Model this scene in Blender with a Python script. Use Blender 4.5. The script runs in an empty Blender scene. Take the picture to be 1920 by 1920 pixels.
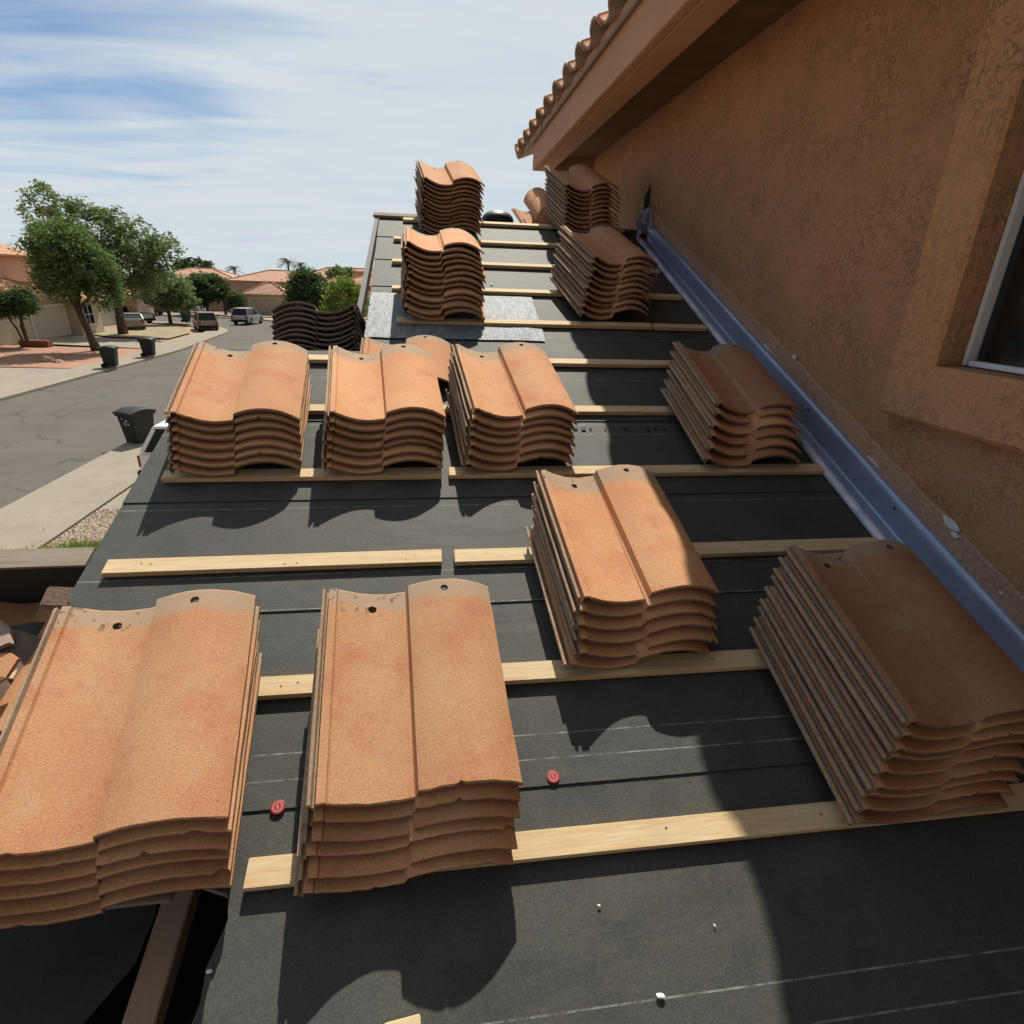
import bpy, bmesh, math, random
from mathutils import Vector, Matrix, noise
random.seed(7)
sc = bpy.context.scene
COL = sc.collection
rad = math.radians
# ------------------------------------------------------------ camera
cam = bpy.data.objects.new("camera", bpy.data.cameras.new("camera")); COL.objects.link(cam)
pitch, yaw, roll = 0.38174838, 0.14507980, 0.03373874
Fv = Vector((math.sin(yaw)*math.cos(pitch), math.cos(yaw)*math.cos(pitch), -math.sin(pitch)))
Rv = Vector((math.cos(yaw), -math.sin(yaw), 0)); Uv = Rv.cross(Fv)
R2 = math.cos(roll)*Rv + math.sin(roll)*Uv; U2 = -math.sin(roll)*Rv + math.cos(roll)*Uv
m = Matrix.Identity(4)
for i in range(3):
    m[i][0] = R2[i]; m[i][1] = U2[i]; m[i][2] = -Fv[i]
cam.matrix_world = m
cam.data.lens = 19.925; cam.data.sensor_width = 36; cam.data.sensor_fit = 'HORIZONTAL'
cam.data.clip_start = 0.05; cam.data.clip_end = 3000
sc.camera = cam
# ------------------------------------------------------------ light
SUN_EL, SUN_AZ = rad(52.5), rad(9.5)            # azimuth measured from +y towards +x
sd = Vector((math.sin(SUN_AZ)*math.cos(SUN_EL), math.cos(SUN_AZ)*math.cos(SUN_EL), math.sin(SUN_EL)))
sl = bpy.data.lights.new("sun", 'SUN'); sl.energy = 4.5; sl.angle = rad(0.55); sl.color = (1.0, 0.93, 0.82)
so = bpy.data.objects.new("sun", sl); COL.objects.link(so); so.location = sd*50
so.rotation_euler = sd.to_track_quat('Z', 'Y').to_euler()
w = bpy.data.worlds.new("World"); sc.world = w; w.use_nodes = True
nt = w.node_tree; nt.nodes.clear()
def N(nt, t, **k):
    n = nt.nodes.new(t)
    for a, b in k.items():
        if a == 'i':
            for x, y in b.items(): n.inputs[x].default_value = y
        else: setattr(n, a, b)
    return n
wo = N(nt, 'ShaderNodeOutputWorld'); bg = N(nt, 'ShaderNodeBackground', i={'Strength': 0.066})
sky = N(nt, 'ShaderNodeTexSky'); sky.sky_type = 'NISHITA'; sky.sun_disc = False
sky.sun_elevation = SUN_EL; sky.sun_rotation = SUN_AZ; sky.air_density = 1.0; sky.dust_density = 0.3; sky.ozone_density = 3.0
tc = N(nt, 'ShaderNodeTexCoord')
sep = N(nt, 'ShaderNodeSeparateXYZ'); nt.links.new(tc.outputs['Generated'], sep.inputs[0])
zz = N(nt, 'ShaderNodeMath', operation='MAXIMUM', i={1: 0.03}); nt.links.new(sep.outputs[2], zz.inputs[0])
z2 = N(nt, 'ShaderNodeMath', operation='ADD', i={1: 0.12}); nt.links.new(zz.outputs[0], z2.inputs[0])
dx = N(nt, 'ShaderNodeMath', operation='DIVIDE'); dy = N(nt, 'ShaderNodeMath', operation='DIVIDE')
nt.links.new(sep.outputs[0], dx.inputs[0]); nt.links.new(z2.outputs[0], dx.inputs[1])
nt.links.new(sep.outputs[1], dy.inputs[0]); nt.links.new(z2.outputs[0], dy.inputs[1])
cb = N(nt, 'ShaderNodeCombineXYZ'); nt.links.new(dx.outputs[0], cb.inputs[0]); nt.links.new(dy.outputs[0], cb.inputs[1])
mp = N(nt, 'ShaderNodeMapping'); mp.inputs['Rotation'].default_value = (0, 0, rad(-32)); mp.inputs['Scale'].default_value = (0.8, 2.6, 1)
nt.links.new(cb.outputs[0], mp.inputs[0])
nz = N(nt, 'ShaderNodeTexNoise', i={'Scale': 1.25, 'Detail': 8, 'Roughness': 0.52, 'Distortion': 0.7}); nt.links.new(mp.outputs[0], nz.inputs['Vector'])
nb = N(nt, 'ShaderNodeTexNoise', i={'Scale': 0.55, 'Detail': 3, 'Roughness': 0.5}); nt.links.new(cb.outputs[0], nb.inputs['Vector'])
# the blue gap sits up to the left, veil elsewhere
gx = N(nt, 'ShaderNodeMath', operation='MULTIPLY_ADD', i={1: 0.62, 2: 0.87}); dxc = N(nt, 'ShaderNodeMath', operation='MAXIMUM', i={1: -1.5}); nt.links.new(dx.outputs[0], dxc.inputs[0]); nt.links.new(dxc.outputs[0], gx.inputs[0])
ad = N(nt, 'ShaderNodeMath', operation='MULTIPLY_ADD', i={1: 1.5}); nt.links.new(nz.outputs[0], ad.inputs[0])
ad2 = N(nt, 'ShaderNodeMath', operation='MULTIPLY_ADD', i={1: 0.5}); nt.links.new(nb.outputs[0], ad2.inputs[0]); nt.links.new(gx.outputs[0], ad2.inputs[2])
nt.links.new(ad2.outputs[0], ad.inputs[2])
hz = N(nt, 'ShaderNodeMapRange', i={1: 0.02, 2: 0.26, 3: 1.1, 4: 0.0}); nt.links.new(sep.outputs[2], hz.inputs[0])
ad3 = N(nt, 'ShaderNodeMath', operation='ADD'); nt.links.new(ad.outputs[0], ad3.inputs[0]); nt.links.new(hz.outputs[0], ad3.inputs[1])
cr = N(nt, 'ShaderNodeMapRange', i={1: 0.98, 2: 1.66, 3: 0.08, 4: 0.98}); nt.links.new(ad3.outputs[0], cr.inputs[0])
ccol = N(nt, 'ShaderNodeMix', data_type='RGBA')
ccol.inputs[6].default_value = (6.6, 7.7, 8.5, 1); ccol.inputs[7].default_value = (8.7, 9.2, 9.5, 1)
nt.links.new(nz.outputs[0], ccol.inputs[0])
mx = N(nt, 'ShaderNodeMix', data_type='RGBA')
nt.links.new(cr.outputs[0], mx.inputs[0]); tint = N(nt, 'ShaderNodeVectorMath', operation='MULTIPLY'); tint.inputs[1].default_value = (.62,.82,1.0); nt.links.new(sky.outputs[0], tint.inputs[0]); nt.links.new(tint.outputs[0], mx.inputs[6]); nt.links.new(ccol.outputs[2], mx.inputs[7])
dimr = N(nt, 'ShaderNodeMapRange', i={1: -0.55, 2: 0.35, 3: 0.30, 4: 1.0}); nt.links.new(sep.outputs[1], dimr.inputs[0])   # the sky away from the sun is the darker half
dimv = N(nt, 'ShaderNodeVectorMath', operation='SCALE'); nt.links.new(mx.outputs[2], dimv.inputs[0]); nt.links.new(dimr.outputs[0], dimv.inputs['Scale'])
nt.links.new(dimv.outputs[0], bg.inputs[0]); nt.links.new(bg.outputs[0], wo.inputs[0])
sc.view_settings.view_transform = 'Standard'; sc.view_settings.look = 'None'; sc.view_settings.exposure = 0.36; sc.view_settings.gamma = 1
sc.view_settings.use_curve_mapping = False
# ------------------------------------------------------------ materials
def mat(name, col=(.5,.5,.5), rough=.8, metal=0.0, spec=0.3, c2=None, ns=5, c3=None, fine=0.0, fs=200, bump=0.0, bs=80, stretch=None, rand=0.0, bdist=.004):
    m = bpy.data.materials.new(name); m.use_nodes = True; nt = m.node_tree; b = nt.nodes['Principled BSDF']
    b.inputs['Roughness'].default_value = rough; b.inputs['Metallic'].default_value = metal
    b.inputs['Specular IOR Level'].default_value = spec
    tc = N(nt, 'ShaderNodeTexCoord'); oi = N(nt, 'ShaderNodeObjectInfo')
    va = N(nt, 'ShaderNodeVectorMath', operation='SCALE'); va.inputs[0].default_value = (37, 53, 71); nt.links.new(oi.outputs['Random'], va.inputs['Scale'])
    vb = N(nt, 'ShaderNodeVectorMath', operation='ADD'); nt.links.new(tc.outputs['Object'], vb.inputs[0]); nt.links.new(va.outputs[0], vb.inputs[1])
    vec = vb.outputs[0]
    if stretch:
        mm = N(nt, 'ShaderNodeMapping'); mm.inputs['Scale'].default_value = stretch; nt.links.new(vec, mm.inputs[0]); vec = mm.outputs[0]
    out = None
    rgb = N(nt, 'ShaderNodeRGB'); rgb.outputs[0].default_value = (*col, 1); out = rgb.outputs[0]
    def mixin(prev, c, scale, lo, hi, det=4):
        n = N(nt, 'ShaderNodeTexNoise', i={'Scale': scale, 'Detail': det, 'Roughness': .6}); nt.links.new(vec, n.inputs['Vector'])
        r = N(nt, 'ShaderNodeMapRange', i={1: lo, 2: hi}); nt.links.new(n.outputs[0], r.inputs[0])
        x = N(nt, 'ShaderNodeMix', data_type='RGBA'); nt.links.new(r.outputs[0], x.inputs[0]); nt.links.new(prev, x.inputs[6]); x.inputs[7].default_value = (*c, 1)
        return x.outputs[2]
    if c2: out = mixin(out, c2, ns, .38, .66)
    if c3: out = mixin(out, c3, ns*2.7, .5, .72)
    if fine:
        n = N(nt, 'ShaderNodeTexNoise', i={'Scale': fs, 'Detail': 3, 'Roughness': .7}); nt.links.new(vec, n.inputs['Vector'])
        r = N(nt, 'ShaderNodeMapRange', i={1: .3, 2: .7, 3: 1-fine, 4: 1+fine}); nt.links.new(n.outputs[0], r.inputs[0])
        x = N(nt, 'ShaderNodeVectorMath', operation='SCALE'); nt.links.new(out, x.inputs[0]); nt.links.new(r.outputs[0], x.inputs['Scale']); out = x.outputs[0]
    if rand:
        r = N(nt, 'ShaderNodeMapRange', i={3: 1-rand, 4: 1+rand}); nt.links.new(oi.outputs['Random'], r.inputs[0])
        x = N(nt, 'ShaderNodeVectorMath', operation='SCALE'); nt.links.new(out, x.inputs[0]); nt.links.new(r.outputs[0], x.inputs['Scale']); out = x.outputs[0]
    nt.links.new(out, b.inputs['Base Color'])
    if bump:
        n = N(nt, 'ShaderNodeTexNoise', i={'Scale': bs, 'Detail': 4, 'Roughness': .65}); nt.links.new(vec, n.inputs['Vector'])
        bp = N(nt, 'ShaderNodeBump', i={'Strength': bump, 'Distance': bdist}); nt.links.new(n.outputs[0], bp.inputs['Height']); nt.links.new(bp.outputs[0], b.inputs['Normal'])
    m['vec'] = 0
    return m
def glossmat(name, col, rough=.3, metal=0, spec=.5): return mat(name, col, rough, metal, spec)

def tile_material(name, base, yel, pink, head):
    m = mat(name, base, .88, 0, .25, c2=yel, ns=4, c3=pink, fine=.24, fs=330, rand=.15, bump=.5, bs=340, bdist=.0016)
    nt = m.node_tree; b = nt.nodes['Principled BSDF']; src = b.inputs['Base Color'].links[0].from_socket
    tc = N(nt, 'ShaderNodeTexCoord'); oi = N(nt, 'ShaderNodeObjectInfo')
    sp = N(nt, 'ShaderNodeSeparateXYZ'); nt.links.new(tc.outputs['Object'], sp.inputs[0])
    off = N(nt, 'ShaderNodeVectorMath', operation='MULTIPLY_ADD'); nt.links.new(oi.outputs['Random'], off.inputs[0]); off.inputs[1].default_value = (31, 47, 59)
    nt.links.new(tc.outputs['Object'], off.inputs[2])
    n = N(nt, 'ShaderNodeTexNoise', i={'Scale': 14, 'Detail': 4}); nt.links.new(off.outputs[0], n.inputs['Vector'])
    a = N(nt, 'ShaderNodeMath', operation='MULTIPLY_ADD', i={1: .05}); nt.links.new(n.outputs[0], a.inputs[0]); ra = N(nt, 'ShaderNodeMath', operation='MULTIPLY_ADD', i={1: .028, 2: -.010}); nt.links.new(oi.outputs['Random'], ra.inputs[0]); rb = N(nt, 'ShaderNodeMath', operation='ADD'); nt.links.new(ra.outputs[0], rb.inputs[0]); nt.links.new(sp.outputs[1], rb.inputs[1]); nt.links.new(rb.outputs[0], a.inputs[2])
    r = N(nt, 'ShaderNodeMapRange', i={1: .384, 2: .408, 3: 0, 4: .85}); nt.links.new(a.outputs[0], r.inputs[0])
    x = N(nt, 'ShaderNodeMix', data_type='RGBA'); nt.links.new(r.outputs[0], x.inputs[0]); nt.links.new(src, x.inputs[6]); x.inputs[7].default_value = (*head, 1)
    # mortar / dirt blots near the head of the pan
    n2 = N(nt, 'ShaderNodeTexNoise', i={'Scale': 70, 'Detail': 3}); nt.links.new(off.outputs[0], n2.inputs['Vector'])
    r2 = N(nt, 'ShaderNodeMapRange', i={1: .61, 2: .66, 3: 0, 4: .75}); nt.links.new(n2.outputs[0], r2.inputs[0])
    r3 = N(nt, 'ShaderNodeMapRange', i={1: .35, 2: .385}); nt.links.new(sp.outputs[1], r3.inputs[0])
    r4 = N(nt, 'ShaderNodeMapRange', i={1: .17, 2: .15}); nt.links.new(sp.outputs[0], r4.inputs[0])
    k = N(nt, 'ShaderNodeMath', operation='MULTIPLY'); nt.links.new(r2.outputs[0], k.inputs[0]); nt.links.new(r3.outputs[0], k.inputs[1])
    k2 = N(nt, 'ShaderNodeMath', operation='MULTIPLY'); nt.links.new(k.outputs[0], k2.inputs[0]); nt.links.new(r4.outputs[0], k2.inputs[1])
    x2 = N(nt, 'ShaderNodeMix', data_type='RGBA'); nt.links.new(k2.outputs[0], x2.inputs[0]); nt.links.new(x.outputs[2], x2.inputs[6]); x2.inputs[7].default_value = (.13, .085, .05, 1)
    nd = N(nt, 'ShaderNodeTexNoise', i={'Scale': 11, 'Detail': 6, 'Roughness': .72}); nt.links.new(off.outputs[0], nd.inputs['Vector'])
    rd_ = N(nt, 'ShaderNodeMapRange', i={1: .56, 2: .68, 3: 0, 4: .30}); nt.links.new(nd.outputs[0], rd_.inputs[0])
    xd = N(nt, 'ShaderNodeMix', data_type='RGBA'); nt.links.new(rd_.outputs[0], xd.inputs[0]); nt.links.new(x2.outputs[2], xd.inputs[6]); xd.inputs[7].default_value = (.52,.38,.26,1); x2 = xd
    # sparse dark pits all over
    n3 = N(nt, 'ShaderNodeTexVoronoi', i={'Scale': 36}); nt.links.new(off.outputs[0], n3.inputs['Vector'])
    r5 = N(nt, 'ShaderNodeMapRange', i={1: .05, 2: .09, 3: .6, 4: 0}); nt.links.new(n3.outputs['Distance'], r5.inputs[0])
    n4 = N(nt, 'ShaderNodeTexNoise', i={'Scale': 17}); nt.links.new(off.outputs[0], n4.inputs['Vector'])
    r6 = N(nt, 'ShaderNodeMapRange', i={1: .57, 2: .6}); nt.links.new(n4.outputs[0], r6.inputs[0])
    k3 = N(nt, 'ShaderNodeMath', operation='MULTIPLY'); nt.links.new(r5.outputs[0], k3.inputs[0]); nt.links.new(r6.outputs[0], k3.inputs[1])
    x3 = N(nt, 'ShaderNodeMix', data_type='RGBA'); nt.links.new(k3.outputs[0], x3.inputs[0]); nt.links.new(x2.outputs[2], x3.inputs[6]); x3.inputs[7].default_value = (.16, .08, .04, 1)
    nt.links.new(x3.outputs[2], b.inputs['Base Color'])
    return m
M = {}
M['tile'] = tile_material('terracotta', (.565,.280,.140), (.61,.335,.175), (.53,.232,.122), (.42,.315,.215))
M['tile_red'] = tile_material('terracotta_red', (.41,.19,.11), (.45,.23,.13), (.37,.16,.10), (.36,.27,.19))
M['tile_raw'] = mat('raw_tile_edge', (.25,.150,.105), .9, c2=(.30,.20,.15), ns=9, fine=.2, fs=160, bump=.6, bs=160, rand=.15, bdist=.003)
M['under_shade'] = mat('tile_underside_shade', (.12,.08,.06), .95, c2=(.16,.11,.085), ns=12, fine=.2, fs=90)  # shade of the gaps between stacked tiles put into this colour
M['lip'] = mat('grey_tile_lip', (.44,.31,.21), .95, c2=(.36,.24,.16), ns=10, fine=.22, fs=120, rand=.18)
M['pale_edge'] = mat('pale_tile_edge', (.46,.36,.29), .95, c2=(.38,.29,.23), ns=14, fine=.2, fs=90)  # pale edge colour for the eave tiles and one shard
M['shade_tile'] = mat('shade_brown_tile', (.17,.125,.10), .9, c2=(.23,.17,.14), ns=9, fine=.2, fs=160, rand=.1)  # brown carries the painted shade of the stack beyond the ridge
M['felt'] = mat('underlayment', (.064,.066,.060), .68, 0, .36, c2=(.066,.066,.058), ns=3, c3=(.046,.048,.044), fine=.34, fs=300, bump=.45, bs=220, bdist=.0014)
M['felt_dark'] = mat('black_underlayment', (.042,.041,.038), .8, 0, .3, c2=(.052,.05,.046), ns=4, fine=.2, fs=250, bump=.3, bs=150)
M['wood'] = mat('pine', (.72,.55,.33), .75, 0, .25, c2=(.62,.43,.23), ns=7, c3=(.76,.62,.40), fine=.08, fs=60, stretch=(.7, 14, 14), rand=.06)
M['old_wood'] = mat('weathered_wood', (.30,.25,.20), .85, c2=(.22,.17,.13), ns=6, fine=.15, stretch=(.8,12,12))
M['mortar'] = mat('eave_mortar', (.52,.32,.22), .95, c2=(.46,.27,.18), ns=8, fine=.15)
M['shade_wood'] = mat('aged_pine', (.46,.32,.22), .85, c2=(.38,.26,.17), ns=6, fine=.12, stretch=(12,.8,12))
M['nail'] = mat('nail_metal', (.12,.11,.10), .5, .8)
M['silver'] = mat('foil_membrane', (.21,.235,.25), .55, .3, .5, c2=(.13,.15,.165), ns=30, fine=.3, fs=120, bump=1.0, bs=90, stretch=(1.6,.5,1), bdist=.006)
M['galv'] = mat('flashing_metal', (.36,.42,.56), .42, .5, .5, c2=(.31,.37,.50), ns=3, c3=(.40,.46,.60), fine=.08, fs=60)
M['hem'] = mat('bright_hem_metal', (.86,.89,.98), .5, .1, .5, c2=(.44,.50,.66), ns=9, fine=.08, fs=60)
M['drip'] = mat('dull_drip_edge', (.10,.105,.10), .7, 0, .3, c2=(.13,.13,.12), ns=5)
M['stucco_raw'] = mat('bare_stucco', (.58,.37,.25), .95, c2=(.52,.32,.22), ns=10, fine=.2, fs=90, bump=.8, bs=60, bdist=.01)
M['fascia'] = mat('painted_fascia', (.56,.31,.18), .8, c2=(.52,.28,.16), ns=3, fine=.05, fs=50, bump=.15, bs=30)
M['soffit'] = mat('soffit_shade', (.20,.115,.065), .9, c2=(.17,.095,.055), ns=5, fine=.1)  # darkened to paint in the shade beneath the eave
M['white'] = mat('white_vinyl', (.78,.80,.82), .45)
M['glass'] = mat('dark_glass', (.012,.015,.014), .08, 0, .6)
M['red'] = mat('red_plastic', (.38,.04,.045), .45)
M['pinkish'] = mat('scuffed_print', (.50,.27,.24), .6)
M['white_scrap'] = mat('white_scrap', (.78,.78,.75), .8, fine=.2)
M['black_pl'] = mat('black_plastic', (.010,.011,.012), .5, 0, .4)
M['rubber'] = mat('black_rubber', (.02,.02,.02), .8)
def stucco(name, a, b_, c):
    m = mat(name, a, .93, 0, .15, c2=b_, ns=3.6, c3=c, fine=.16, fs=110)
    nt = m.node_tree; b = nt.nodes['Principled BSDF']; tc = N(nt, 'ShaderNodeTexCoord'); src = b.inputs['Base Color'].links[0].from_socket
    def ns_(scale, det, rough, dist=0):
        n = N(nt, 'ShaderNodeTexNoise', i={'Scale': scale, 'Detail': det, 'Roughness': rough, 'Distortion': dist}); nt.links.new(tc.outputs['Object'], n.inputs['Vector']); return n.outputs[0]
    # trowelled skin: fine sand plus thin ragged edges of the knocked-down coat
    rid = N(nt, 'ShaderNodeMath', operation='SUBTRACT', i={1: .5}); nt.links.new(ns_(30, 5, .62, .4), rid.inputs[0])
    ab = N(nt, 'ShaderNodeMath', operation='ABSOLUTE'); nt.links.new(rid.outputs[0], ab.inputs[0])
    line = N(nt, 'ShaderNodeMapRange', i={1: .0, 2: .028, 3: 1, 4: 0}); nt.links.new(ab.outputs[0], line.inputs[0])
    patch = N(nt, 'ShaderNodeMapRange', i={1: .30, 2: .60}); nt.links.new(ns_(5, 3, .5), patch.inputs[0])
    lm = N(nt, 'ShaderNodeMath', operation='MULTIPLY'); nt.links.new(line.outputs[0], lm.inputs[0]); nt.links.new(patch.outputs[0], lm.inputs[1])
    k = N(nt, 'ShaderNodeMath', operation='MULTIPLY', i={1: .15}); nt.links.new(lm.outputs[0], k.inputs[0])
    x = N(nt, 'ShaderNodeMix', data_type='RGBA'); nt.links.new(k.outputs[0], x.inputs[0]); nt.links.new(src, x.inputs[6]); x.inputs[7].default_value = (.16,.08,.04,1)
    nt.links.new(x.outputs[2], b.inputs['Base Color'])
    s1 = N(nt, 'ShaderNodeMath', operation='MULTIPLY_ADD', i={1: .5}); nt.links.new(ns_(130, 4, .7), s1.inputs[0]); nt.links.new(ns_(34, 6, .62, .3), s1.inputs[2])
    s2 = N(nt, 'ShaderNodeMath', operation='MULTIPLY_ADD', i={1: -.25}); nt.links.new(lm.outputs[0], s2.inputs[0]); nt.links.new(s1.outputs[0], s2.inputs[2])
    bp = N(nt, 'ShaderNodeBump', i={'Strength': .95, 'Distance': .008}); nt.links.new(s2.outputs[0], bp.inputs['Height']); nt.links.new(bp.outputs[0], b.inputs['Normal'])
    return m
M['stucco'] = stucco('stucco', (.56,.30,.155), (.48,.275,.14), (.61,.295,.185))
M['stucco_trim'] = stucco('stucco_trim', (.62,.345,.175), (.57,.32,.16), (.63,.335,.19))
# underlayment: chalk lines and specks are marks on the sheet itself
def add_chalk(m):
    nt = m.node_tree; b = nt.nodes['Principled BSDF']; src = b.inputs['Base Color'].links[0].from_socket
    tc = N(nt, 'ShaderNodeTexCoord'); sp = N(nt, 'ShaderNodeSeparateXYZ'); nt.links.new(tc.outputs['Object'], sp.inputs[0])
    wn = N(nt, 'ShaderNodeTexNoise', i={'Scale': 1.3, 'Detail': 1}); nt.links.new(tc.outputs['Object'], wn.inputs['Vector'])
    wv = N(nt, 'ShaderNodeMath', operation='MULTIPLY_ADD', i={1: .006}); nt.links.new(wn.outputs[0], wv.inputs[0]); nt.links.new(sp.outputs[1], wv.inputs[2])
    tot = None
    for v in (-.266, -.214, .158, .208, .548, .655, .90, 1.243, 1.30, 1.60, 1.95, 2.62):
        s = N(nt, 'ShaderNodeMath', operation='SUBTRACT', i={1: v+.003}); nt.links.new(wv.outputs[0], s.inputs[0])
        a = N(nt, 'ShaderNodeMath', operation='ABSOLUTE'); nt.links.new(s.outputs[0], a.inputs[0])
        r = N(nt, 'ShaderNodeMapRange', i={1: .0004, 2: .0019, 3: 1, 4: 0}); nt.links.new(a.outputs[0], r.inputs[0])
        if tot is None: tot = r.outputs[0]
        else:
            x = N(nt, 'ShaderNodeMath', operation='MAXIMUM'); nt.links.new(tot, x.inputs[0]); nt.links.new(r.outputs[0], x.inputs[1]); tot = x.outputs[0]
    n = N(nt, 'ShaderNodeTexNoise', i={'Scale': 22, 'Detail': 6, 'Roughness': .8}); nt.links.new(tc.outputs['Object'], n.inputs['Vector'])
    r = N(nt, 'ShaderNodeMapRange', i={1: .40, 2: .64, 3: .05, 4: .8}); nt.links.new(n.outputs[0], r.inputs[0])
    k = N(nt, 'ShaderNodeMath', operation='MULTIPLY'); nt.links.new(tot, k.inputs[0]); nt.links.new(r.outputs[0], k.inputs[1])
    x = N(nt, 'ShaderNodeMix', data_type='RGBA'); nt.links.new(k.outputs[0], x.inputs[0]); nt.links.new(src, x.inputs[6]); x.inputs[7].default_value = (.42,.44,.42,1)
    v = N(nt, 'ShaderNodeTexVoronoi', i={'Scale': 55}); nt.links.new(tc.outputs['Object'], v.inputs['Vector'])
    r = N(nt, 'ShaderNodeMapRange', i={1: .045, 2: .075, 3: .55, 4: 0}); nt.links.new(v.outputs['Distance'], r.inputs[0])
    n = N(nt, 'ShaderNodeTexNoise', i={'Scale': 9, 'Detail': 2}); nt.links.new(tc.outputs['Object'], n.inputs['Vector'])
    r7 = N(nt, 'ShaderNodeMapRange', i={1: .5, 2: .6}); nt.links.new(n.outputs[0], r7.inputs[0])
    k = N(nt, 'ShaderNodeMath', operation='MULTIPLY'); nt.links.new(r.outputs[0], k.inputs[0]); nt.links.new(r7.outputs[0], k.inputs[1])
    y = N(nt, 'ShaderNodeMix', data_type='RGBA'); nt.links.new(k.outputs[0], y.inputs[0]); nt.links.new(x.outputs[2], y.inputs[6]); y.inputs[7].default_value = (.30,.27,.18,1)
    # broad dusty scuffs
    n = N(nt, 'ShaderNodeTexNoise', i={'Scale': 5, 'Detail': 7, 'Roughness': .7}); nt.links.new(tc.outputs['Object'], n.inputs['Vector'])
    r8 = N(nt, 'ShaderNodeMapRange', i={1: .55, 2: .8, 3: 0, 4: .28}); nt.links.new(n.outputs[0], r8.inputs[0])
    z = N(nt, 'ShaderNodeMix', data_type='RGBA'); nt.links.new(r8.outputs[0], z.inputs[0]); nt.links.new(y.outputs[2], z.inputs[6]); z.inputs[7].default_value = (.15,.14,.11,1)
    nt.links.new(z.outputs[2], b.inputs['Base Color'])
add_chalk(M['felt'])
def wrinkle(m, dist, sc1):
    nt = m.node_tree; b = nt.nodes['Principled BSDF']; old = b.inputs['Normal'].links[0].from_socket; tc = N(nt, 'ShaderNodeTexCoord')
    mp = N(nt, 'ShaderNodeMapping'); mp.inputs['Scale'].default_value = (.7,1.6,1); nt.links.new(tc.outputs['Object'], mp.inputs[0])
    n = N(nt, 'ShaderNodeTexNoise', i={'Scale': sc1, 'Detail': 3, 'Roughness': .45, 'Distortion': 1.2}); nt.links.new(mp.outputs[0], n.inputs['Vector'])
    bp = N(nt, 'ShaderNodeBump', i={'Strength': .7, 'Distance': dist}); nt.links.new(n.outputs[0], bp.inputs['Height']); nt.links.new(old, bp.inputs['Normal']); nt.links.new(bp.outputs[0], b.inputs['Normal'])
wrinkle(M['felt'], .007, 3.2)
def knots(m):
    nt = m.node_tree; b = nt.nodes['Principled BSDF']; src = b.inputs['Base Color'].links[0].from_socket; tc = N(nt, 'ShaderNodeTexCoord'); oi = N(nt, 'ShaderNodeObjectInfo')
    o_ = N(nt, 'ShaderNodeVectorMath', operation='MULTIPLY_ADD'); nt.links.new(oi.outputs['Random'], o_.inputs[0]); o_.inputs[1].default_value = (13,0,0); nt.links.new(tc.outputs['Object'], o_.inputs[2])
    v = N(nt, 'ShaderNodeTexVoronoi', i={'Scale': 4.2, 'Randomness': 1}); nt.links.new(o_.outputs[0], v.inputs['Vector'])
    r = N(nt, 'ShaderNodeMapRange', i={1: .025, 2: .06, 3: .8, 4: 0}); nt.links.new(v.outputs['Distance'], r.inputs[0])
    x = N(nt, 'ShaderNodeMix', data_type='RGBA'); nt.links.new(r.outputs[0], x.inputs[0]); nt.links.new(src, x.inputs[6]); x.inputs[7].default_value = (.30,.17,.08,1)
    n = N(nt, 'ShaderNodeTexNoise', i={'Scale': 9, 'Detail': 5}); nt.links.new(o_.outputs[0], n.inputs['Vector'])
    r2 = N(nt, 'ShaderNodeMapRange', i={1: .55, 2: .75, 3: 0, 4: .3}); nt.links.new(n.outputs[0], r2.inputs[0])
    y = N(nt, 'ShaderNodeMix', data_type='RGBA'); nt.links.new(r2.outputs[0], y.inputs[0]); nt.links.new(x.outputs[2], y.inputs[6]); y.inputs[7].default_value = (.42,.31,.20,1)
    nt.links.new(y.outputs[2], b.inputs['Base Color'])
knots(M['wood'])
# ------------------------------------------------------------ helpers
def tag(o, label=None, cat=None, group=None, kind=None):
    if label: o['label'] = label
    if cat: o['category'] = cat
    if group: o['group'] = group
    if kind: o['kind'] = kind
    return o
def mesh(name, vs, fs, mats, mi=None, smooth=False):
    me = bpy.data.meshes.new(name); me.from_pydata([tuple(v) for v in vs], [], fs)
    for mm in (mats if isinstance(mats, (list, tuple)) else [mats]): me.materials.append(mm)
    if mi:
        for p, k in zip(me.polygons, mi): p.material_index = k
    if smooth:
        for p in me.polygons: p.use_smooth = True
    me.update(); return me
def link(name, me, parent=None, mw=None, loc=None):
    o = bpy.data.objects.new(name, me); COL.objects.link(o)
    if parent: o.parent = parent
    if mw is not None: o.matrix_local = mw
    if loc is not None: o.location = loc
    return o
def empty(name, loc=(0,0,0), rz=0):
    o = bpy.data.objects.new(name, None); COL.objects.link(o); o.location = loc; o.rotation_euler = (0,0,rz); o.empty_display_size = .2
    return o
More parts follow.
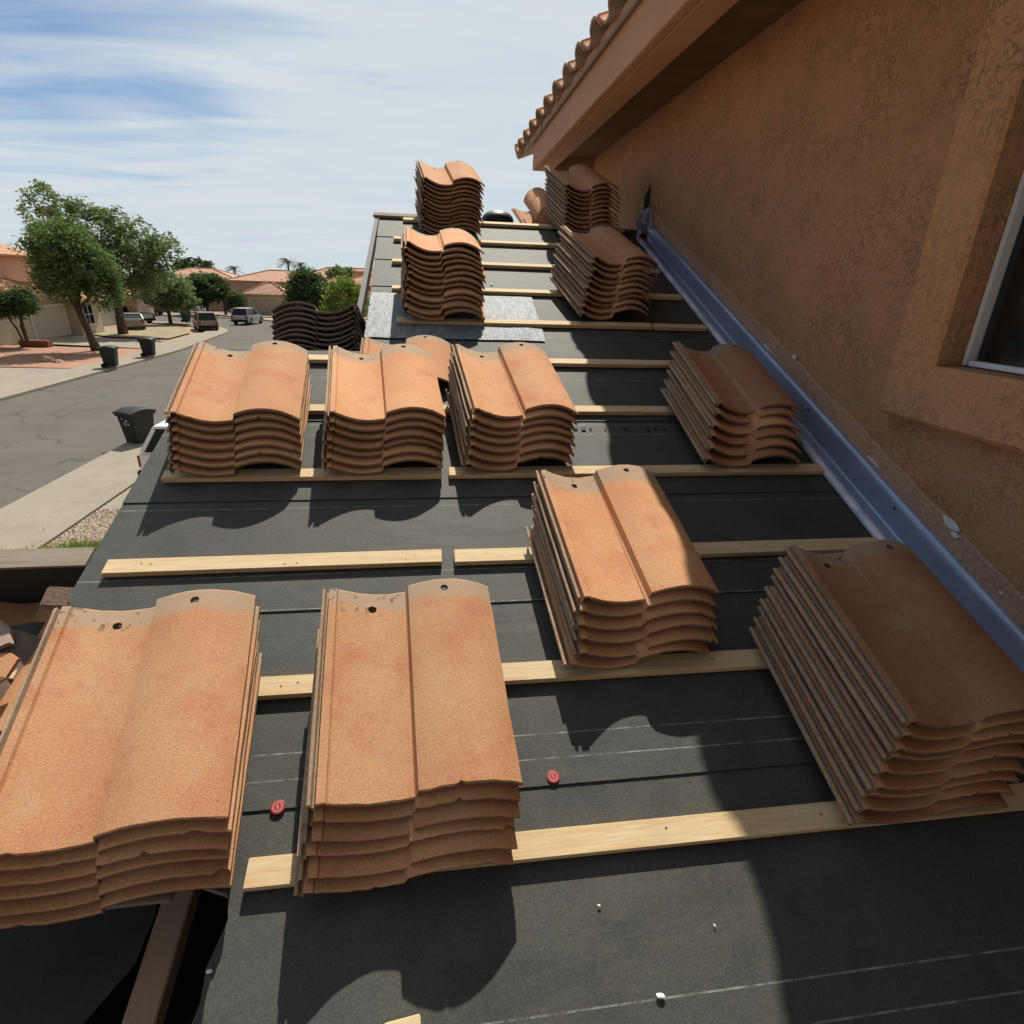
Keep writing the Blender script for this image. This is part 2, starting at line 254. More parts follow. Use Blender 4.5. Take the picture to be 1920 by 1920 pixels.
class MB:
    def __init__(s): s.v = []; s.f = []; s.mi = []; s.cur = 0
    def add(s, vs, fs):
        n = len(s.v); s.v += [Vector(v) for v in vs]; s.f += [tuple(i+n for i in f) for f in fs]; s.mi += [s.cur]*len(fs)
    def box(s, x0, y0, z0, x1, y1, z1, b=0, M_=None):
        if b:
            bm = bmesh.new(); bmesh.ops.create_cube(bm, size=1)
            bmesh.ops.scale(bm, vec=(x1-x0, y1-y0, z1-z0), verts=bm.verts)
            bmesh.ops.bevel(bm, geom=bm.edges[:], offset=b, segments=2, affect='EDGES')
            bmesh.ops.translate(bm, vec=((x0+x1)/2, (y0+y1)/2, (z0+z1)/2), verts=bm.verts)
            bm.verts.index_update(); vs = [v.co.copy() for v in bm.verts]; fs = [[v.index for v in f.verts] for f in bm.faces]; bm.free()
        else:
            vs = [Vector((x, y, z)) for z in (z0, z1) for y in (y0, y1) for x in (x0, x1)]
            fs = [(0,2,3,1),(4,5,7,6),(0,1,5,4),(2,6,7,3),(0,4,6,2),(1,3,7,5)]
        if M_: vs = [M_ @ v for v in vs]
        s.add(vs, fs); return s
    def tube(s, pts, rs, n=8, caps=True):
        pts = [Vector(p) for p in pts]; rings = []
        if not isinstance(rs, (list, tuple)): rs = [rs]*len(pts)
        vs = []; fs = []
        for i, p in enumerate(pts):
            d = (pts[min(i+1, len(pts)-1)]-pts[max(i-1, 0)]).normalized()
            a = d.orthogonal().normalized() if i == 0 else (rings_a - d*rings_a.dot(d)).normalized()
            rings_a = a; b = d.cross(a)
            for k in range(n):
                t = 2*math.pi*k/n; vs.append(p+(a*math.cos(t)+b*math.sin(t))*rs[i])
        for i in range(len(pts)-1):
            for k in range(n):
                fs.append((i*n+k, i*n+(k+1)%n, (i+1)*n+(k+1)%n, (i+1)*n+k))
        if caps: fs.append(tuple(range(n-1, -1, -1))); fs.append(tuple((len(pts)-1)*n+k for k in range(n)))
        s.add(vs, fs); return s
    def prism(s, poly, z0, z1, bevel=0):
        n = len(poly); vs = [(x, y, z0) for x, y in poly]+[(x, y, z1) for x, y in poly]
        fs = [tuple(range(n-1, -1, -1)), tuple(range(n, 2*n))]+[(i, (i+1) % n, n+(i+1) % n, n+i) for i in range(n)]
        s.add(vs, fs); return s
    def build(s, name, mats, parent=None, mw=None, loc=None, smooth=False):
        return link(name, mesh(name, s.v, s.f, mats, s.mi, smooth), parent, mw, loc)
# roof frame: u to the right, v up the slope, w out of the roof
SL = 0.372454772; H = 1.10648; V0 = 0.302055777
nrm = Vector((0, -math.sin(SL), math.cos(SL))); V = Vector((0, math.cos(SL), math.sin(SL))); X = Vector((1,0,0))
O = -H*nrm+V0*V
RF = Matrix.Identity(4)
for i in range(3): RF[i][0] = X[i]; RF[i][1] = V[i]; RF[i][2] = nrm[i]; RF[i][3] = O[i]
D = .343
def rloc(u, v, w=0): return O+u*X+v*V+w*nrm
def rmat(u, v, w, yaw=0, pit=0, rol=0):
    return RF @ Matrix.Translation((u, v, w)) @ Matrix.Rotation(yaw, 4, 'Z') @ Matrix.Rotation(pit, 4, 'X') @ Matrix.Rotation(-rol, 4, 'Y')
GZ = -5.0
# ------------------------------------------------------------ ground, road, pavements
def sheet(name, poly, z, m, parent=None):
    vs = [(x, y, z) for x, y in poly]
    o = link(name, mesh(name, vs, [tuple(range(len(vs)))], m)); tag(o, kind='structure'); return o
M['ground'] = mat('desert_ground', (.36,.27,.19), .95, c2=(.30,.22,.16), ns=.4, c3=(.42,.33,.25), fine=.25, fs=9, bump=.6, bs=8, bdist=.05)
M['asphalt'] = mat('asphalt', (.108,.097,.084), .9, c2=(.125,.112,.098), ns=.15, c3=(.095,.085,.075), fine=.15, fs=30)
M['concrete'] = mat('concrete', (.27,.238,.185), .9, c2=(.30,.265,.21), ns=.6, c3=(.24,.21,.16), fine=.10, fs=20)
M['gravel'] = mat('gravel', (.34,.25,.18), .95, c2=(.42,.33,.25), ns=6, c3=(.22,.15,.10), fine=.45, fs=14, bump=1, bs=12, bdist=.05)
M['red_gravel'] = mat('red_gravel', (.33,.17,.115), .95, c2=(.38,.22,.15), ns=.7, fine=.3, fs=9)
M['dry_lawn'] = mat('dry_lawn', (.30,.25,.15), .95, c2=(.24,.19,.12), ns=.7, c3=(.34,.29,.18), fine=.2, fs=6)
def cracks(m):
    nt = m.node_tree; b = nt.nodes['Principled BSDF']; src = b.inputs['Base Color'].links[0].from_socket
    tc = N(nt, 'ShaderNodeTexCoord'); mp = N(nt, 'ShaderNodeMapping'); mp.inputs['Scale'].default_value = (.42,.34,1)
    nn = N(nt, 'ShaderNodeTexNoise', i={'Scale': 1.1, 'Detail': 4}); nt.links.new(tc.outputs['Object'], nn.inputs['Vector'])
    va = N(nt, 'ShaderNodeVectorMath', operation='MULTIPLY_ADD'); va.inputs[1].default_value = (1.6,1.6,0); nt.links.new(nn.outputs['Color'], va.inputs[0]); nt.links.new(tc.outputs['Object'], va.inputs[2])
    nt.links.new(va.outputs[0], mp.inputs[0])
    v = N(nt, 'ShaderNodeTexVoronoi', i={'Scale': 1.0}); v.feature = 'DISTANCE_TO_EDGE'; nt.links.new(mp.outputs[0], v.inputs['Vector'])
    r = N(nt, 'ShaderNodeMapRange', i={1: .006, 2: .024, 3: .6, 4: 0}); nt.links.new(v.outputs['Distance'], r.inputs[0])
    n3 = N(nt, 'ShaderNodeTexNoise', i={'Scale': .5, 'Detail': 2}); nt.links.new(tc.outputs['Object'], n3.inputs['Vector'])
    r3 = N(nt, 'ShaderNodeMapRange', i={1: .38, 2: .52}); nt.links.new(n3.outputs[0], r3.inputs[0])
    k = N(nt, 'ShaderNodeMath', operation='MULTIPLY'); nt.links.new(r.outputs[0], k.inputs[0]); nt.links.new(r3.outputs[0], k.inputs[1])
    x = N(nt, 'ShaderNodeMix', data_type='RGBA'); nt.links.new(k.outputs[0], x.inputs[0]); nt.links.new(src, x.inputs[6]); x.inputs[7].default_value = (.045,.042,.04,1)
    nt.links.new(x.outputs[2], b.inputs['Base Color'])
cracks(M['asphalt'])
def joints(m, s=1.5):
    nt = m.node_tree; b = nt.nodes['Principled BSDF']; src = b.inputs['Base Color'].links[0].from_socket
    tc = N(nt, 'ShaderNodeTexCoord'); sp = N(nt, 'ShaderNodeSeparateXYZ'); nt.links.new(tc.outputs['Object'], sp.inputs[0])
    a = N(nt, 'ShaderNodeMath', operation='PINGPONG', i={1: s/2}); nt.links.new(sp.outputs[1], a.inputs[0])
    r = N(nt, 'ShaderNodeMapRange', i={1: .008, 2: .02, 3: .5, 4: 0}); nt.links.new(a.outputs[0], r.inputs[0])
    x = N(nt, 'ShaderNodeMix', data_type='RGBA'); nt.links.new(r.outputs[0], x.inputs[0]); nt.links.new(src, x.inputs[6]); x.inputs[7].default_value = (.18,.16,.12,1)
    nt.links.new(x.outputs[2], b.inputs['Base Color'])
joints(M['concrete'])
sheet('ground', [(-900,-400),(900,-400),(900,1500),(-900,1500)], GZ-.14, M['ground'])
def arc(cx, cy, r, a0, a1, n=10): return [(cx+r*math.cos(rad(a0+(a1-a0)*i/n)), cy+r*math.sin(rad(a0+(a1-a0)*i/n))) for i in range(n+1)]
# road straight along y, bending left beyond y=60
def bend(cx, cy, r, n=12): return arc(cx, cy, r, 0, 90, n)
BX, BY = -34.0, 56.0
inner = bend(BX, BY, 15.2); outer = bend(BX, BY, 25.0)
road = [(-9.6,-60)] + [(-9.2, 56)] + outer[1:] + [(-120, BY+25.0), (-120, BY+15.2)] + inner[::-1][0:] + [(-17.6, 44), (-17.6,-60)]
sheet('road', road, GZ-.12, M['asphalt'])
def kerb(name, path, width, m, side=1):
    # raised strip following a path, inner edge = kerb face
    mb = MB(); n = len(path)
    P = [Vector((x, y, 0)) for x, y in path]
    off = []
    for i in range(n):
        d = (P[min(i+1, n-1)]-P[max(i-1, 0)]).normalized(); nn = Vector((-d.y, d.x, 0))*side
        off.append(P[i]+nn*width)
    vs = []
    for i in range(n):
        vs += [(P[i].x, P[i].y, GZ-.14), (P[i].x, P[i].y, GZ), (off[i].x, off[i].y, GZ), (off[i].x, off[i].y, GZ-.14)]
    fs = []
    for i in range(n-1):
        for k in range(3): fs.append((4*i+k, 4*i+k+1, 4*i+4+k+1, 4*i+4+k))
    mb.add(vs, fs)
    return tag(mb.build(name, m), kind='structure')
kerb('pavement', [(-9.6,-60), (-9.6,20), (-9.2,56)] + outer[1:] + [(-120, BY+25.0)], 2.0, M['concrete'], -1)
kerb('pavement_left', [(-17.6,-60), (-17.6, 44)] + inner + [(-120, BY+15.2)], 1.9, M['concrete'], 1)
sheet('gravel_yard', [(-7.55,-40),(-7.55,30),(12,30),(12,-40)], GZ-.02, M['gravel'])
sheet('driveway', [(-7.5,12.9),(-7.5,18.5),(2,18.5),(2,12.9)], GZ-.012, M['concrete'])
sheet('far_yard', [(-7.2,30),(-7.2,62),(30,62),(30,30)], GZ-.03, M['ground'])
sheet('red_gravel_yard', [(-19.55,34.6),(-19.55,44.2),(-40,46.2),(-40,36.5)], GZ-.02, M['red_gravel'])
sheet('front_driveway', [(-19.55,44.4),(-19.55,48.0),(-30,53.2),(-30,47.0)], GZ-.012, M['concrete'])
sheet('near_driveway', [(-19.55,24),(-19.55,34.4),(-44,35.5),(-44,24)], GZ-.012, M['concrete'])
sheet('lawn', [(-21.5,52),(-21.8,57.5),(-24.5,63.5),(-28,66),(-33,64.5),(-29.8,55.2),(-26,52.5)], GZ-.02, M['dry_lawn'])
sheet('far_concrete', [(-60,83.3),(-5,83.3),(-5,90),(-60,90)], GZ-.02, M['concrete'])
# ------------------------------------------------------------ own house
TRUE = True
house = empty('house', (2.2, 1.5, GZ)); tag(house, 'orange stucco house wall with a roof eave above the stacked tiles', 'house')
HI = Matrix.Translation(-Vector(house.location))
def hp(mb, name, m, smooth=False, mw=None):   # house part given in world coordinates
    return mb.build(name, m, house, HI if mw is None else HI @ mw, smooth=smooth)
XW = 1.36
mb = MB()
YE, YN, ZT = 5.5, -2.0, 1.02
oy0, oy1, oz0, oz1 = .30, 1.378, -.165, .86       # window opening
def wallquad(y0, y1, z0, z1): mb.add([(XW,y0,z0),(XW,y1,z0),(XW,y1,z1),(XW,y0,z1)], [(0,3,2,1)])
wallquad(YN, YE, GZ-.1, oz0); wallquad(YN, YE, oz1, ZT); wallquad(YN, oy0, oz0, oz1); wallquad(oy1, YE, oz0, oz1)
mb.add([(XW,YE,GZ-.1),(XW+5,YE,GZ-.1),(XW+5,YE,ZT+1.5),(XW,YE,ZT)], [(0,3,2,1)])
mb.add([(XW,YN,GZ-.1),(XW+5,YN,GZ-.1),(XW+5,YN,ZT+1.5),(XW,YN,ZT)], [(0,1,2,3)])
mb.add([(XW+5,YN,GZ-.1),(XW+5,YE,GZ-.1),(XW+5,YE,ZT+1.5),(XW+5,YN,ZT+1.5)], [(0,1,2,3)])
# reveals of the window opening
dp = .10
mb.add([(XW,oy1,oz0),(XW+dp,oy1,oz0),(XW+dp,oy1,oz1),(XW,oy1,oz1)], [(0,1,2,3)])
mb.add([(XW,oy0,oz0),(XW+dp,oy0,oz0),(XW+dp,oy0,oz1),(XW,oy0,oz1)], [(0,3,2,1)])
mb.add([(XW,oy0,oz0),(XW,oy1,oz0),(XW+dp,oy1,oz0),(XW+dp,oy0,oz0)], [(0,1,2,3)])
mb.add([(XW,oy0,oz1),(XW,oy1,oz1),(XW+dp,oy1,oz1),(XW+dp,oy0,oz1)], [(0,3,2,1)])
hp(mb, 'wall', M['stucco'])
# raised stucco surround: bevelled bars
tw, tp = .157, .042
mb = MB()
for (y0,y1,z0,z1) in ((oy1,oy1+tw,oz0-tw,oz1+tw),(oy0-tw,oy0,oz0-tw,oz1+tw),(oy0,oy1,oz0-tw,oz0),(oy0,oy1,oz1,oz1+tw)):
    pass
a = [(oy0-tw,oz0-tw),(oy1+tw,oz0-tw),(oy1+tw,oz1+tw),(oy0-tw,oz1+tw)]; c = [(oy0,oz0),(oy1,oz0),(oy1,oz1),(oy0,oz1)]
def ins(q, d, sgn=1):
    s = [(1,1),(-1,1),(-1,-1),(1,-1)]
    return [(y+sgn*sx*d, z+sgn*sz*d) for (y,z),(sx,sz) in zip(q, s)]
rings = [[(XW+.001,y,z) for y,z in a], [(XW-tp+.008,y,z) for y,z in ins(a,.002)], [(XW-tp,y,z) for y,z in ins(a,.012)],
         [(XW-tp,y,z) for y,z in ins(c,.012,-1)], [(XW-tp+.008,y,z) for y,z in ins(c,.001,-1)], [(XW+dp,y,z) for y,z in ins(c,.001,1)]]
vs = [p for r in rings for p in r]; fs = []
for i in range(len(rings)-1):
    for k in range(4): fs.append((i*4+k, (i+1)*4+k, (i+1)*4+(k+1) % 4, i*4+(k+1) % 4))
mb.add(vs, fs); hp(mb, 'window_trim', M['stucco_trim'])
# window
fx = XW+.048; fw = .013
mb = MB()
for (y0,y1,z0,z1) in ((oy1-.004-fw,oy1-.004,oz0+.004,oz1-.004),(oy0+.004,oy0+.004+fw,oz0+.004,oz1-.004),(oy0+.024,oy1-.024,oz0+.004,oz0+.004+fw),(oy0+.024,oy1-.024,oz1-.004-fw,oz1-.004)):
    mb.box(fx-.012,y0,z0,fx+.03,y1,z1)
win = hp(mb, 'window', M['white'])
mb = MB(); mb.box(fx+.012,oy0+.02,oz0+.02,fx+.018,oy1-.02,oz1-.02); mb.build('pane', M['glass'], win)
mb = MB(); mb.box(fx+.06,oy0-.05,oz0-.05,fx+.07,oy1+.05,oz1+.05); hp(mb, 'blind', mat('dark_blind',(.02,.018,.014),.8))
# eave: fascia, soffit trim, soffit
EY = 5.35
mb = MB(); mb.box(.862, YN, .888, .90, EY, 1.075, b=.004); hp(mb, 'fascia', M['fascia'])
mb = MB(); mb.box(.902, YN, .884, 1.02, EY-.01, .905, b=.003); mb.box(.862,EY+.002,.885,XW,EY+.03,1.10); hp(mb, 'soffit_trim', M['fascia'])
mb = MB(); mb.box(.842, YN, 1.079, .90, EY+.45, 1.118); hp(mb, 'eave_mortar', M['mortar'])
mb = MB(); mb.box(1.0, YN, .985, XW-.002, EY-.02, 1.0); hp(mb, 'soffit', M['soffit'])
mb = MB()
USL = rad(20)
mb.add([(.84,YN,1.078),(.84,5.9,1.078),(4.3,5.9,1.078+3.46*math.tan(USL)),(4.3,YN,1.078+3.46*math.tan(USL)),
        (.84,YN,1.062),(.84,5.9,1.062),(4.3,5.9,1.062+3.46*math.tan(USL)),(4.3,YN,1.062+3.46*math.tan(USL))],
       [(0,3,2,1),(4,5,6,7),(0,1,5,4),(1,2,6,5),(2,3,7,6),(3,0,4,7)])
hp(mb, 'upper_roof_deck', M['old_wood'])
# lower roof deck
MLOW = [(-.36,-3.0),(1.36,-3.0),(1.36,3.5),(-.30,3.5),(-.275,2.2),(-.275,1.80),(-.83,1.80),(-.835,.62),(-.74,.34),(-.60,.16),(-.44,.02),(-.345,-.015),(-.335,-.05),(-.345,-.085),(-.352,-.11),(-.35,-.15),(-.362,-.20),(-.36,-.5)]
def clip_v(poly, v0, v1):
    def cl(p, f):
        out = []
        for i in range(len(p)):
            a, b = p[i], p[(i+1) % len(p)]; fa, fb = f(a), f(b)
            if fa >= 0: out.append(a)
            if (fa < 0) != (fb < 0):
                t = fa/(fa-fb); out.append((a[0]+(b[0]-a[0])*t, a[1]+(b[1]-a[1])*t))
        return out
    return cl(cl(poly, lambda p: p[1]-v0), lambda p: v1-p[1])
mb = MB(); mb.prism(MLOW, -.035, -.004); hp(mb, 'roof_deck', M['old_wood'], mw=RF)
laps = [-3.0, -1.6, -.75, .108, .545, .93, 1.32, 1.72, 2.10, 2.45, 2.80, 3.15, 3.5]
for i in range(len(laps)-1):
    a, b = laps[i], laps[i+1]
    poly = clip_v(MLOW, a, b-.0005)
    if len(poly) < 3: continue
    mb = MB(); n = len(poly)
    def wz(v): return .0042-(.0036)*(v-a)/(b-a)
    top = [(x, y, wz(y)) for x, y in poly]; bot = [(x, y, -.0035) for x, y in poly]
    mb.add(top+bot, [tuple(range(n))]+[(k, n+k, n+(k+1) % n, (k+1) % n) for k in range(n)])
    hp(mb, 'underlayment', M['felt'], mw=RF)
# beyond the ridge and walls below
bs = Matrix.Identity(4)
mb = MB()
def rp(u, v, w=0): return tuple(rloc(u, v, w))
mb.add([rp(-.30,3.5,0), rp(XW-.003,3.5,0), rp(XW-.003,3.5,0)[0:1]+(rp(0,3.5)[1]+2.2, rp(0,3.5)[2]-.86), (-.30, rp(0,3.5)[1]+2.2, rp(0,3.5)[2]-.86)], [(0,1,2,3)])
mb.add([rp(-.83,1.802,0), rp(-.277,1.802,0), (-.277, rp(0,1.80)[1]+1.2, rp(0,1.80)[2]-.47), (-.83, rp(0,1.80)[1]+1.2, rp(0,1.80)[2]-.47)], [(0,1,2,3)])
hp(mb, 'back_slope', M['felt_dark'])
mb = MB()
y0 = rp(0,-1.2)[1]
def col(x, pts):   # side wall below a roof edge
    vs = [(x,)+p for p in pts]+[(x,p[0],GZ-.14) for p in pts]; n = len(pts)
    mb.add(vs, [(k,k+1,n+k+1,n+k) for k in range(n-1)])
col(-.72, [(rp(0,.65,-.06)[1], rp(0,.65,-.06)[2]), (rp(0,1.79,-.06)[1], rp(0,1.79,-.06)[2]), (rp(0,1.79)[1]+1.1, rp(0,1.79)[2]-.5)])
col(-.24, [(rp(0,1.87,-.06)[1], rp(0,1.87,-.06)[2]), (rp(0,3.5,-.06)[1], rp(0,3.5,-.06)[2]), (rp(0,3.5)[1]+2.1, rp(0,3.5)[2]-.9)])
hp(mb, 'side_wall', M['stucco'])
# rake trim of upper part
mb = MB(); mb.add([], [])
mb.box(-.325,1.95,-.05,-.302,3.5,.006); hp(mb, 'rake_edge', M['drip'], mw=RF)
mb = MB(); mb.box(-.335,3.475,.006,-.06,3.53,.02); hp(mb, 'ridge_board', M['old_wood'], mw=RF)
# silver foil membrane strip
def wav(u0,u1,v0,v1,w,amp,nu=26,nv=16,seed=0, f=9):
    vs=[];fs=[]
    for j in range(nv+1):
        for i in range(nu+1):
            u=u0+(u1-u0)*i/nu; v=v0+(v1-v0)*j/nv
            e=min(i,nu-i,j,nv-j); k=min(1,e/2)
            jj=.006*noise.noise(Vector((u*30,v*30,seed)))*(1 if e==0 else 0)
            vs.append((u+jj,v+jj,w+k*amp*(1+noise.noise(Vector((u*f,v*f*2,seed))))))
    for j in range(nv):
        for i in range(nu): a=j*(nu+1)+i; fs.append((a,a+1,a+nu+2,a+nu+1))
    return vs,fs
mb = MB(); mb.add(*wav(-.272,.48,1.91,2.36,.0085,.002)); mb.build('foil', M['silver'], house, HI@RF, smooth=True).name = 'foil_membrane'
mb = MB(); mb.add(*wav(.0,.06,1.60,1.81,.0085,.002,8,12)); mb.build('foil', M['silver'], house, HI@RF, smooth=True).name = 'foil_membrane'
# faint printed marks on the sheet
random.seed(3); x = .48; ink = mat('faded_ink',(.040,.042,.040),.75)
while x < .80:
    wd = random.uniform(.010,.02)
    if random.random() < .75:
        mb = MB(); mb.box(x,random.choice((1.262,1.268)),.0052,x+wd*random.uniform(.3,1),random.choice((1.274,1.280)),.0055); hp(mb, 'printed_mark', ink, mw=RF)
    x += wd+.012
# flashing
prof = [(1.2885,.009),(1.292,.0078),(1.310,.0075),(1.328,.0078),(1.334,.0095),(1.337,.016),(1.3385,.030),(1.3395,.050),(1.341,.074),(1.345,.086),(1.351,.091),(1.3585,.093)]
mb = MB()
hp_ = [(1.266,.006),(1.265,.014),(1.267,.0205),(1.286,.0225),(1.2875,.021),(1.288,.009)]; vs = []; fs = []
for j in range(49):
    v = -1.5+4.8*j/48
    for k, (u, w_) in enumerate(hp_): vs.append((u-.0022*noise.noise(Vector((v*2.2,0,3))), v, w_+.0008*noise.noise(Vector((v*6,k,1)))))
for j in range(48):
    for k in range(5): fs.append((j*6+k, j*6+k+1, (j+1)*6+k+1, (j+1)*6+k))
mb.add(vs, fs); hp(mb, 'flashing_hem', M['hem'], smooth=True, mw=RF)
mb = MB()
for (va, vb, wj) in ((-1.5, .52, .0012),(.515,3.30,0)):
    nseg = 24; vs = []; fs = []
    for j in range(nseg+1):
        v = va+(vb-va)*j/nseg
        for k, (u, w_) in enumerate(prof):
            d = .0022*noise.noise(Vector((v*2.2, k*.4, 3)))+.0012*noise.noise(Vector((v*9, k*.5, 7)))
            vs.append((u-d-wj, v, w_+wj))
    n = len(prof)
    for j in range(nseg):
        for k in range(n-1): fs.append((j*n+k, j*n+k+1, (j+1)*n+k+1, (j+1)*n+k))
    mb.add(vs, fs)
flash = hp(mb, 'flashing', M['galv'], smooth=True, mw=RF)
for v in (-.2,.25,.78,1.3,1.9,2.6):
    nb1 = MB(); nb1.tube([(1.3405,v,.066),(1.3365,v,.066)], .0035, 8); nb1.build('nail', M['nail'], flash)
# crumpled upper end of the flashing and a dark plate painting a hole's shade
mb = MB(); random.seed(5); g = []
for j in range(7):
    for i in range(6):
        g.append((1.27+.018*i+random.uniform(-.008,.008), 3.27+.022*j, .015+.014*i+random.uniform(-.02,.03)+.012*j))
mb.add(g, [(j*6+i, j*6+i+1, (j+1)*6+i+1, (j+1)*6+i) for j in range(6) for i in range(5)])
mb.build('torn_end', M['galv'], flash)
mb = MB(); mb.prism([(3.44,.10),(3.52,.09),(3.55,.18),(3.50,.26),(3.47,.19)], 0, .004)
vs = [(XW-.0035-z, x, y) for x, y, z in mb.v]; mb2 = MB(); mb2.add(vs, mb.f); mb2.build('hole_shade_plate', mat('hole_shade',(.02,.015,.012),.95), house, HI@RF)
# bare stucco strip above the flashing
mb = MB(); random.seed(11); n = 160; vs = []
for i in range(n+1):
    v = -1.5+5.1*i/n
    top = .148+.010*noise.noise(Vector((v*5,0,1)))+.006*noise.noise(Vector((v*22,0,4)))
    vs += [(XW-.003, v, .075), (XW-.003, v, top), (XW-.0001, v, top+.003)]
fs = []
for i in range(n): fs += [(3*i,3*i+3,3*i+4,3*i+1),(3*i+1,3*i+4,3*i+5,3*i+2)]
mb.add(vs, fs); hp(mb, 'bare_strip', M['stucco_raw'], mw=RF)
random.seed(12)
for (v, w_, a, b) in ((.63,.15,.035,.012),(.60,.135,.015,.008),(1.52,.158,.014,.010),(1.40,.15,.006,.004),(1.70,.10,.05,.004),(.30,.13,.008,.004),(.42,.12,.006,.003),(.95,.105,.03,.003)):
    poly = [(v+a*math.cos(t)*random.uniform(.6,1.15), w_+b*math.sin(t)*random.uniform(.6,1.15)) for t in [k*math.pi/5 for k in range(10)]]
    mb = MB(); vs = [(XW-.004, x, y) for x, y in poly]+[(XW-.0075, x, y) for x, y in poly]; n = len(poly)
    mb.add(vs, [tuple(range(n)), tuple(range(2*n-1, n-1, -1))]+[(k,(k+1) % n,n+(k+1) % n,n+k) for k in range(n)])
    hp(mb, 'paint_chip', M['white_scrap'], mw=RF)
# recess on the lower left
mb = MB()
mb.add([(-1.9,.02-.9,-.20),(-.56,-.145,-.12),(-.505,-.07,-.12),(-.50,.0,-.13),(-.6,.35,-.17),(-.82,.66,-.19),(-.82,.74,-.19),(-1.9,.74,-.19)], [tuple(range(8))])
mb.add([(-1.9,-1.4,-.20),(-.70,-.30,-.13),(-.56,-.145,-.12),(-1.9,.02-.9,-.20)], [(0,1,2,3)])
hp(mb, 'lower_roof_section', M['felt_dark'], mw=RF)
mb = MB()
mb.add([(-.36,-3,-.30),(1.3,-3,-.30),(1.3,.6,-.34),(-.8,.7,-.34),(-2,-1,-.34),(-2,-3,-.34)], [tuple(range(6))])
hp(mb, 'attic_shade', mat('void_shade',(.010,.009,.008),.95), mw=RF)  # near-black sheet paints the darkness of the open attic
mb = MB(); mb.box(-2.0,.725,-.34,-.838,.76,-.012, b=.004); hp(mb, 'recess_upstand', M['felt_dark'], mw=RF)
mb = MB(); mb.box(-2.0,.715,-.011,-.845,.775,-.004); hp(mb, 'upstand_cap', M['old_wood'], mw=RF)
# ------------------------------------------------------------ roof tiles
TW, TL, TT = .345, .42, .0092
def pz(x):
    if x <= .001: return .0325
    if x < .0065: return .0340
    if x < .0135: return .0205
    if x < .029: return .0355
    if x < .033: return .0295
    if x < .166:
        t = (x-.033)/.133
        return .031*(1-t)**2.1+.009*t**2.2-.003*math.sin(math.pi*t)
    if x < .172: return .009+.016*(x-.166)/.006
    t = (x-.172)/.173
    return .025+.025*math.sin(math.pi*min(1, .03+t*.80))**.85-.030*t**2.6+.001
XS = sorted(set([0,.0015,.0058,.0078,.0122,.0142,.0285,.030,.033,.166,.169,.172]+[.033+.0095*i for i in range(1,14)]+[.172+.0089*i for i in range(1,20)]+[.3449]+[.092,.096,.100,.104,.108,.112]+[.236,.240,.244,.248,.252,.256]))
XS2 = [XS[0]]
for x in XS[1:]:
    if x-XS2[-1] > .0009: XS2.append(x)
XS = XS2
YS = [0,.0025,.012,.06,.12,.18,.24,.30,.345,.368,.372,.376,.380,.384,.388,.392,.396,.400,.404,.410,.4175,.42]
def tile_mesh(name, holes, seed, chips=(), mats=None):
    rnd = random.Random(seed)
    nx, ny = len(XS), len(YS)
    def top(i, j):
        x, y = XS[i], YS[j]; z = pz(x)
        z += .0014*math.sin(y*9+seed)*(x/TW-.5)
        if j == 0: z -= .0018
        if j == ny-1: z -= .0012
        yy = y
        if j <= 1:
            yy += .0014*noise.noise(Vector((x*60, seed, j*.2)))
            for (cx, cw, cd) in chips:
                if abs(x-cx) < cw: yy += cd*(1-abs(x-cx)/cw)*(1 if j == 0 else .8)
        if j == ny-1: yy += .0015*noise.noise(Vector((x*50, seed, 9)))
        for (hx, hy, hr) in holes:
            d = math.hypot(x-hx, y-hy)
            if d < hr*1.45 and d > 1e-6:
                s = hr/d
                if d > hr*.62: x = hx+(x-hx)*s; yy = hy+(y-hy)*s
        if i == 0: x += .0012*noise.noise(Vector((y*30, seed, 5)))
        if i == nx-1: x += .0015*noise.noise(Vector((y*30, seed, 6)))
        return Vector((x, yy, z))
    cell = [[True]*(ny-1) for _ in range(nx-1)]
    for i in range(nx-1):
        for j in range(ny-1):
            cx, cy = (XS[i]+XS[i+1])/2, (YS[j]+YS[j+1])/2
            for (hx, hy, hr) in holes:
                if math.hypot(cx-hx, cy-hy) < hr*.95: cell[i][j] = False
    vs = []; 
    for j in range(ny):
        for i in range(nx): vs.append(top(i, j))
    nv = len(vs)
    for j in range(ny):
        for i in range(nx):
            p = vs[j*nx+i]; vs.append(Vector((p.x, p.y+(.0006 if j == 0 else 0), pz(XS[i])-(.0056 if XS[i] < .031 else TT)+.0014*math.sin(YS[j]*9+seed)*(XS[i]/TW-.5))))
    fs = []; mi = []
    I = lambda i, j: j*nx+i
    for i in range(nx-1):
        for j in range(ny-1):
            if not cell[i][j]: continue
            fs.append((I(i,j), I(i+1,j), I(i+1,j+1), I(i,j+1))); mi.append(0 if XS[i] > .0135 else 3)
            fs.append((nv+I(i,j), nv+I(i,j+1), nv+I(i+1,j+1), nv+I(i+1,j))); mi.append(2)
            for (a, b, di, dj) in ((I(i,j),I(i+1,j),0,-1),(I(i+1,j),I(i+1,j+1),1,0),(I(i+1,j+1),I(i,j+1),0,1),(I(i,j+1),I(i,j),-1,0)):
                ii, jj = i+di, j+dj
                if ii < 0 or jj < 0 or ii >= nx-1 or jj >= ny-1 or not cell[ii][jj]:
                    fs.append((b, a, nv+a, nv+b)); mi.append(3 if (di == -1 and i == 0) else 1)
    return mesh(name, vs, fs, mats or [M['tile'], M['tile_raw'], M['under_shade'], M['lip']], mi)
h1 = [(.104,.384,.0080),(.246,.396,.0080)]
h2 = [(.098,.380,.0085),(.246,.396,.0080)]
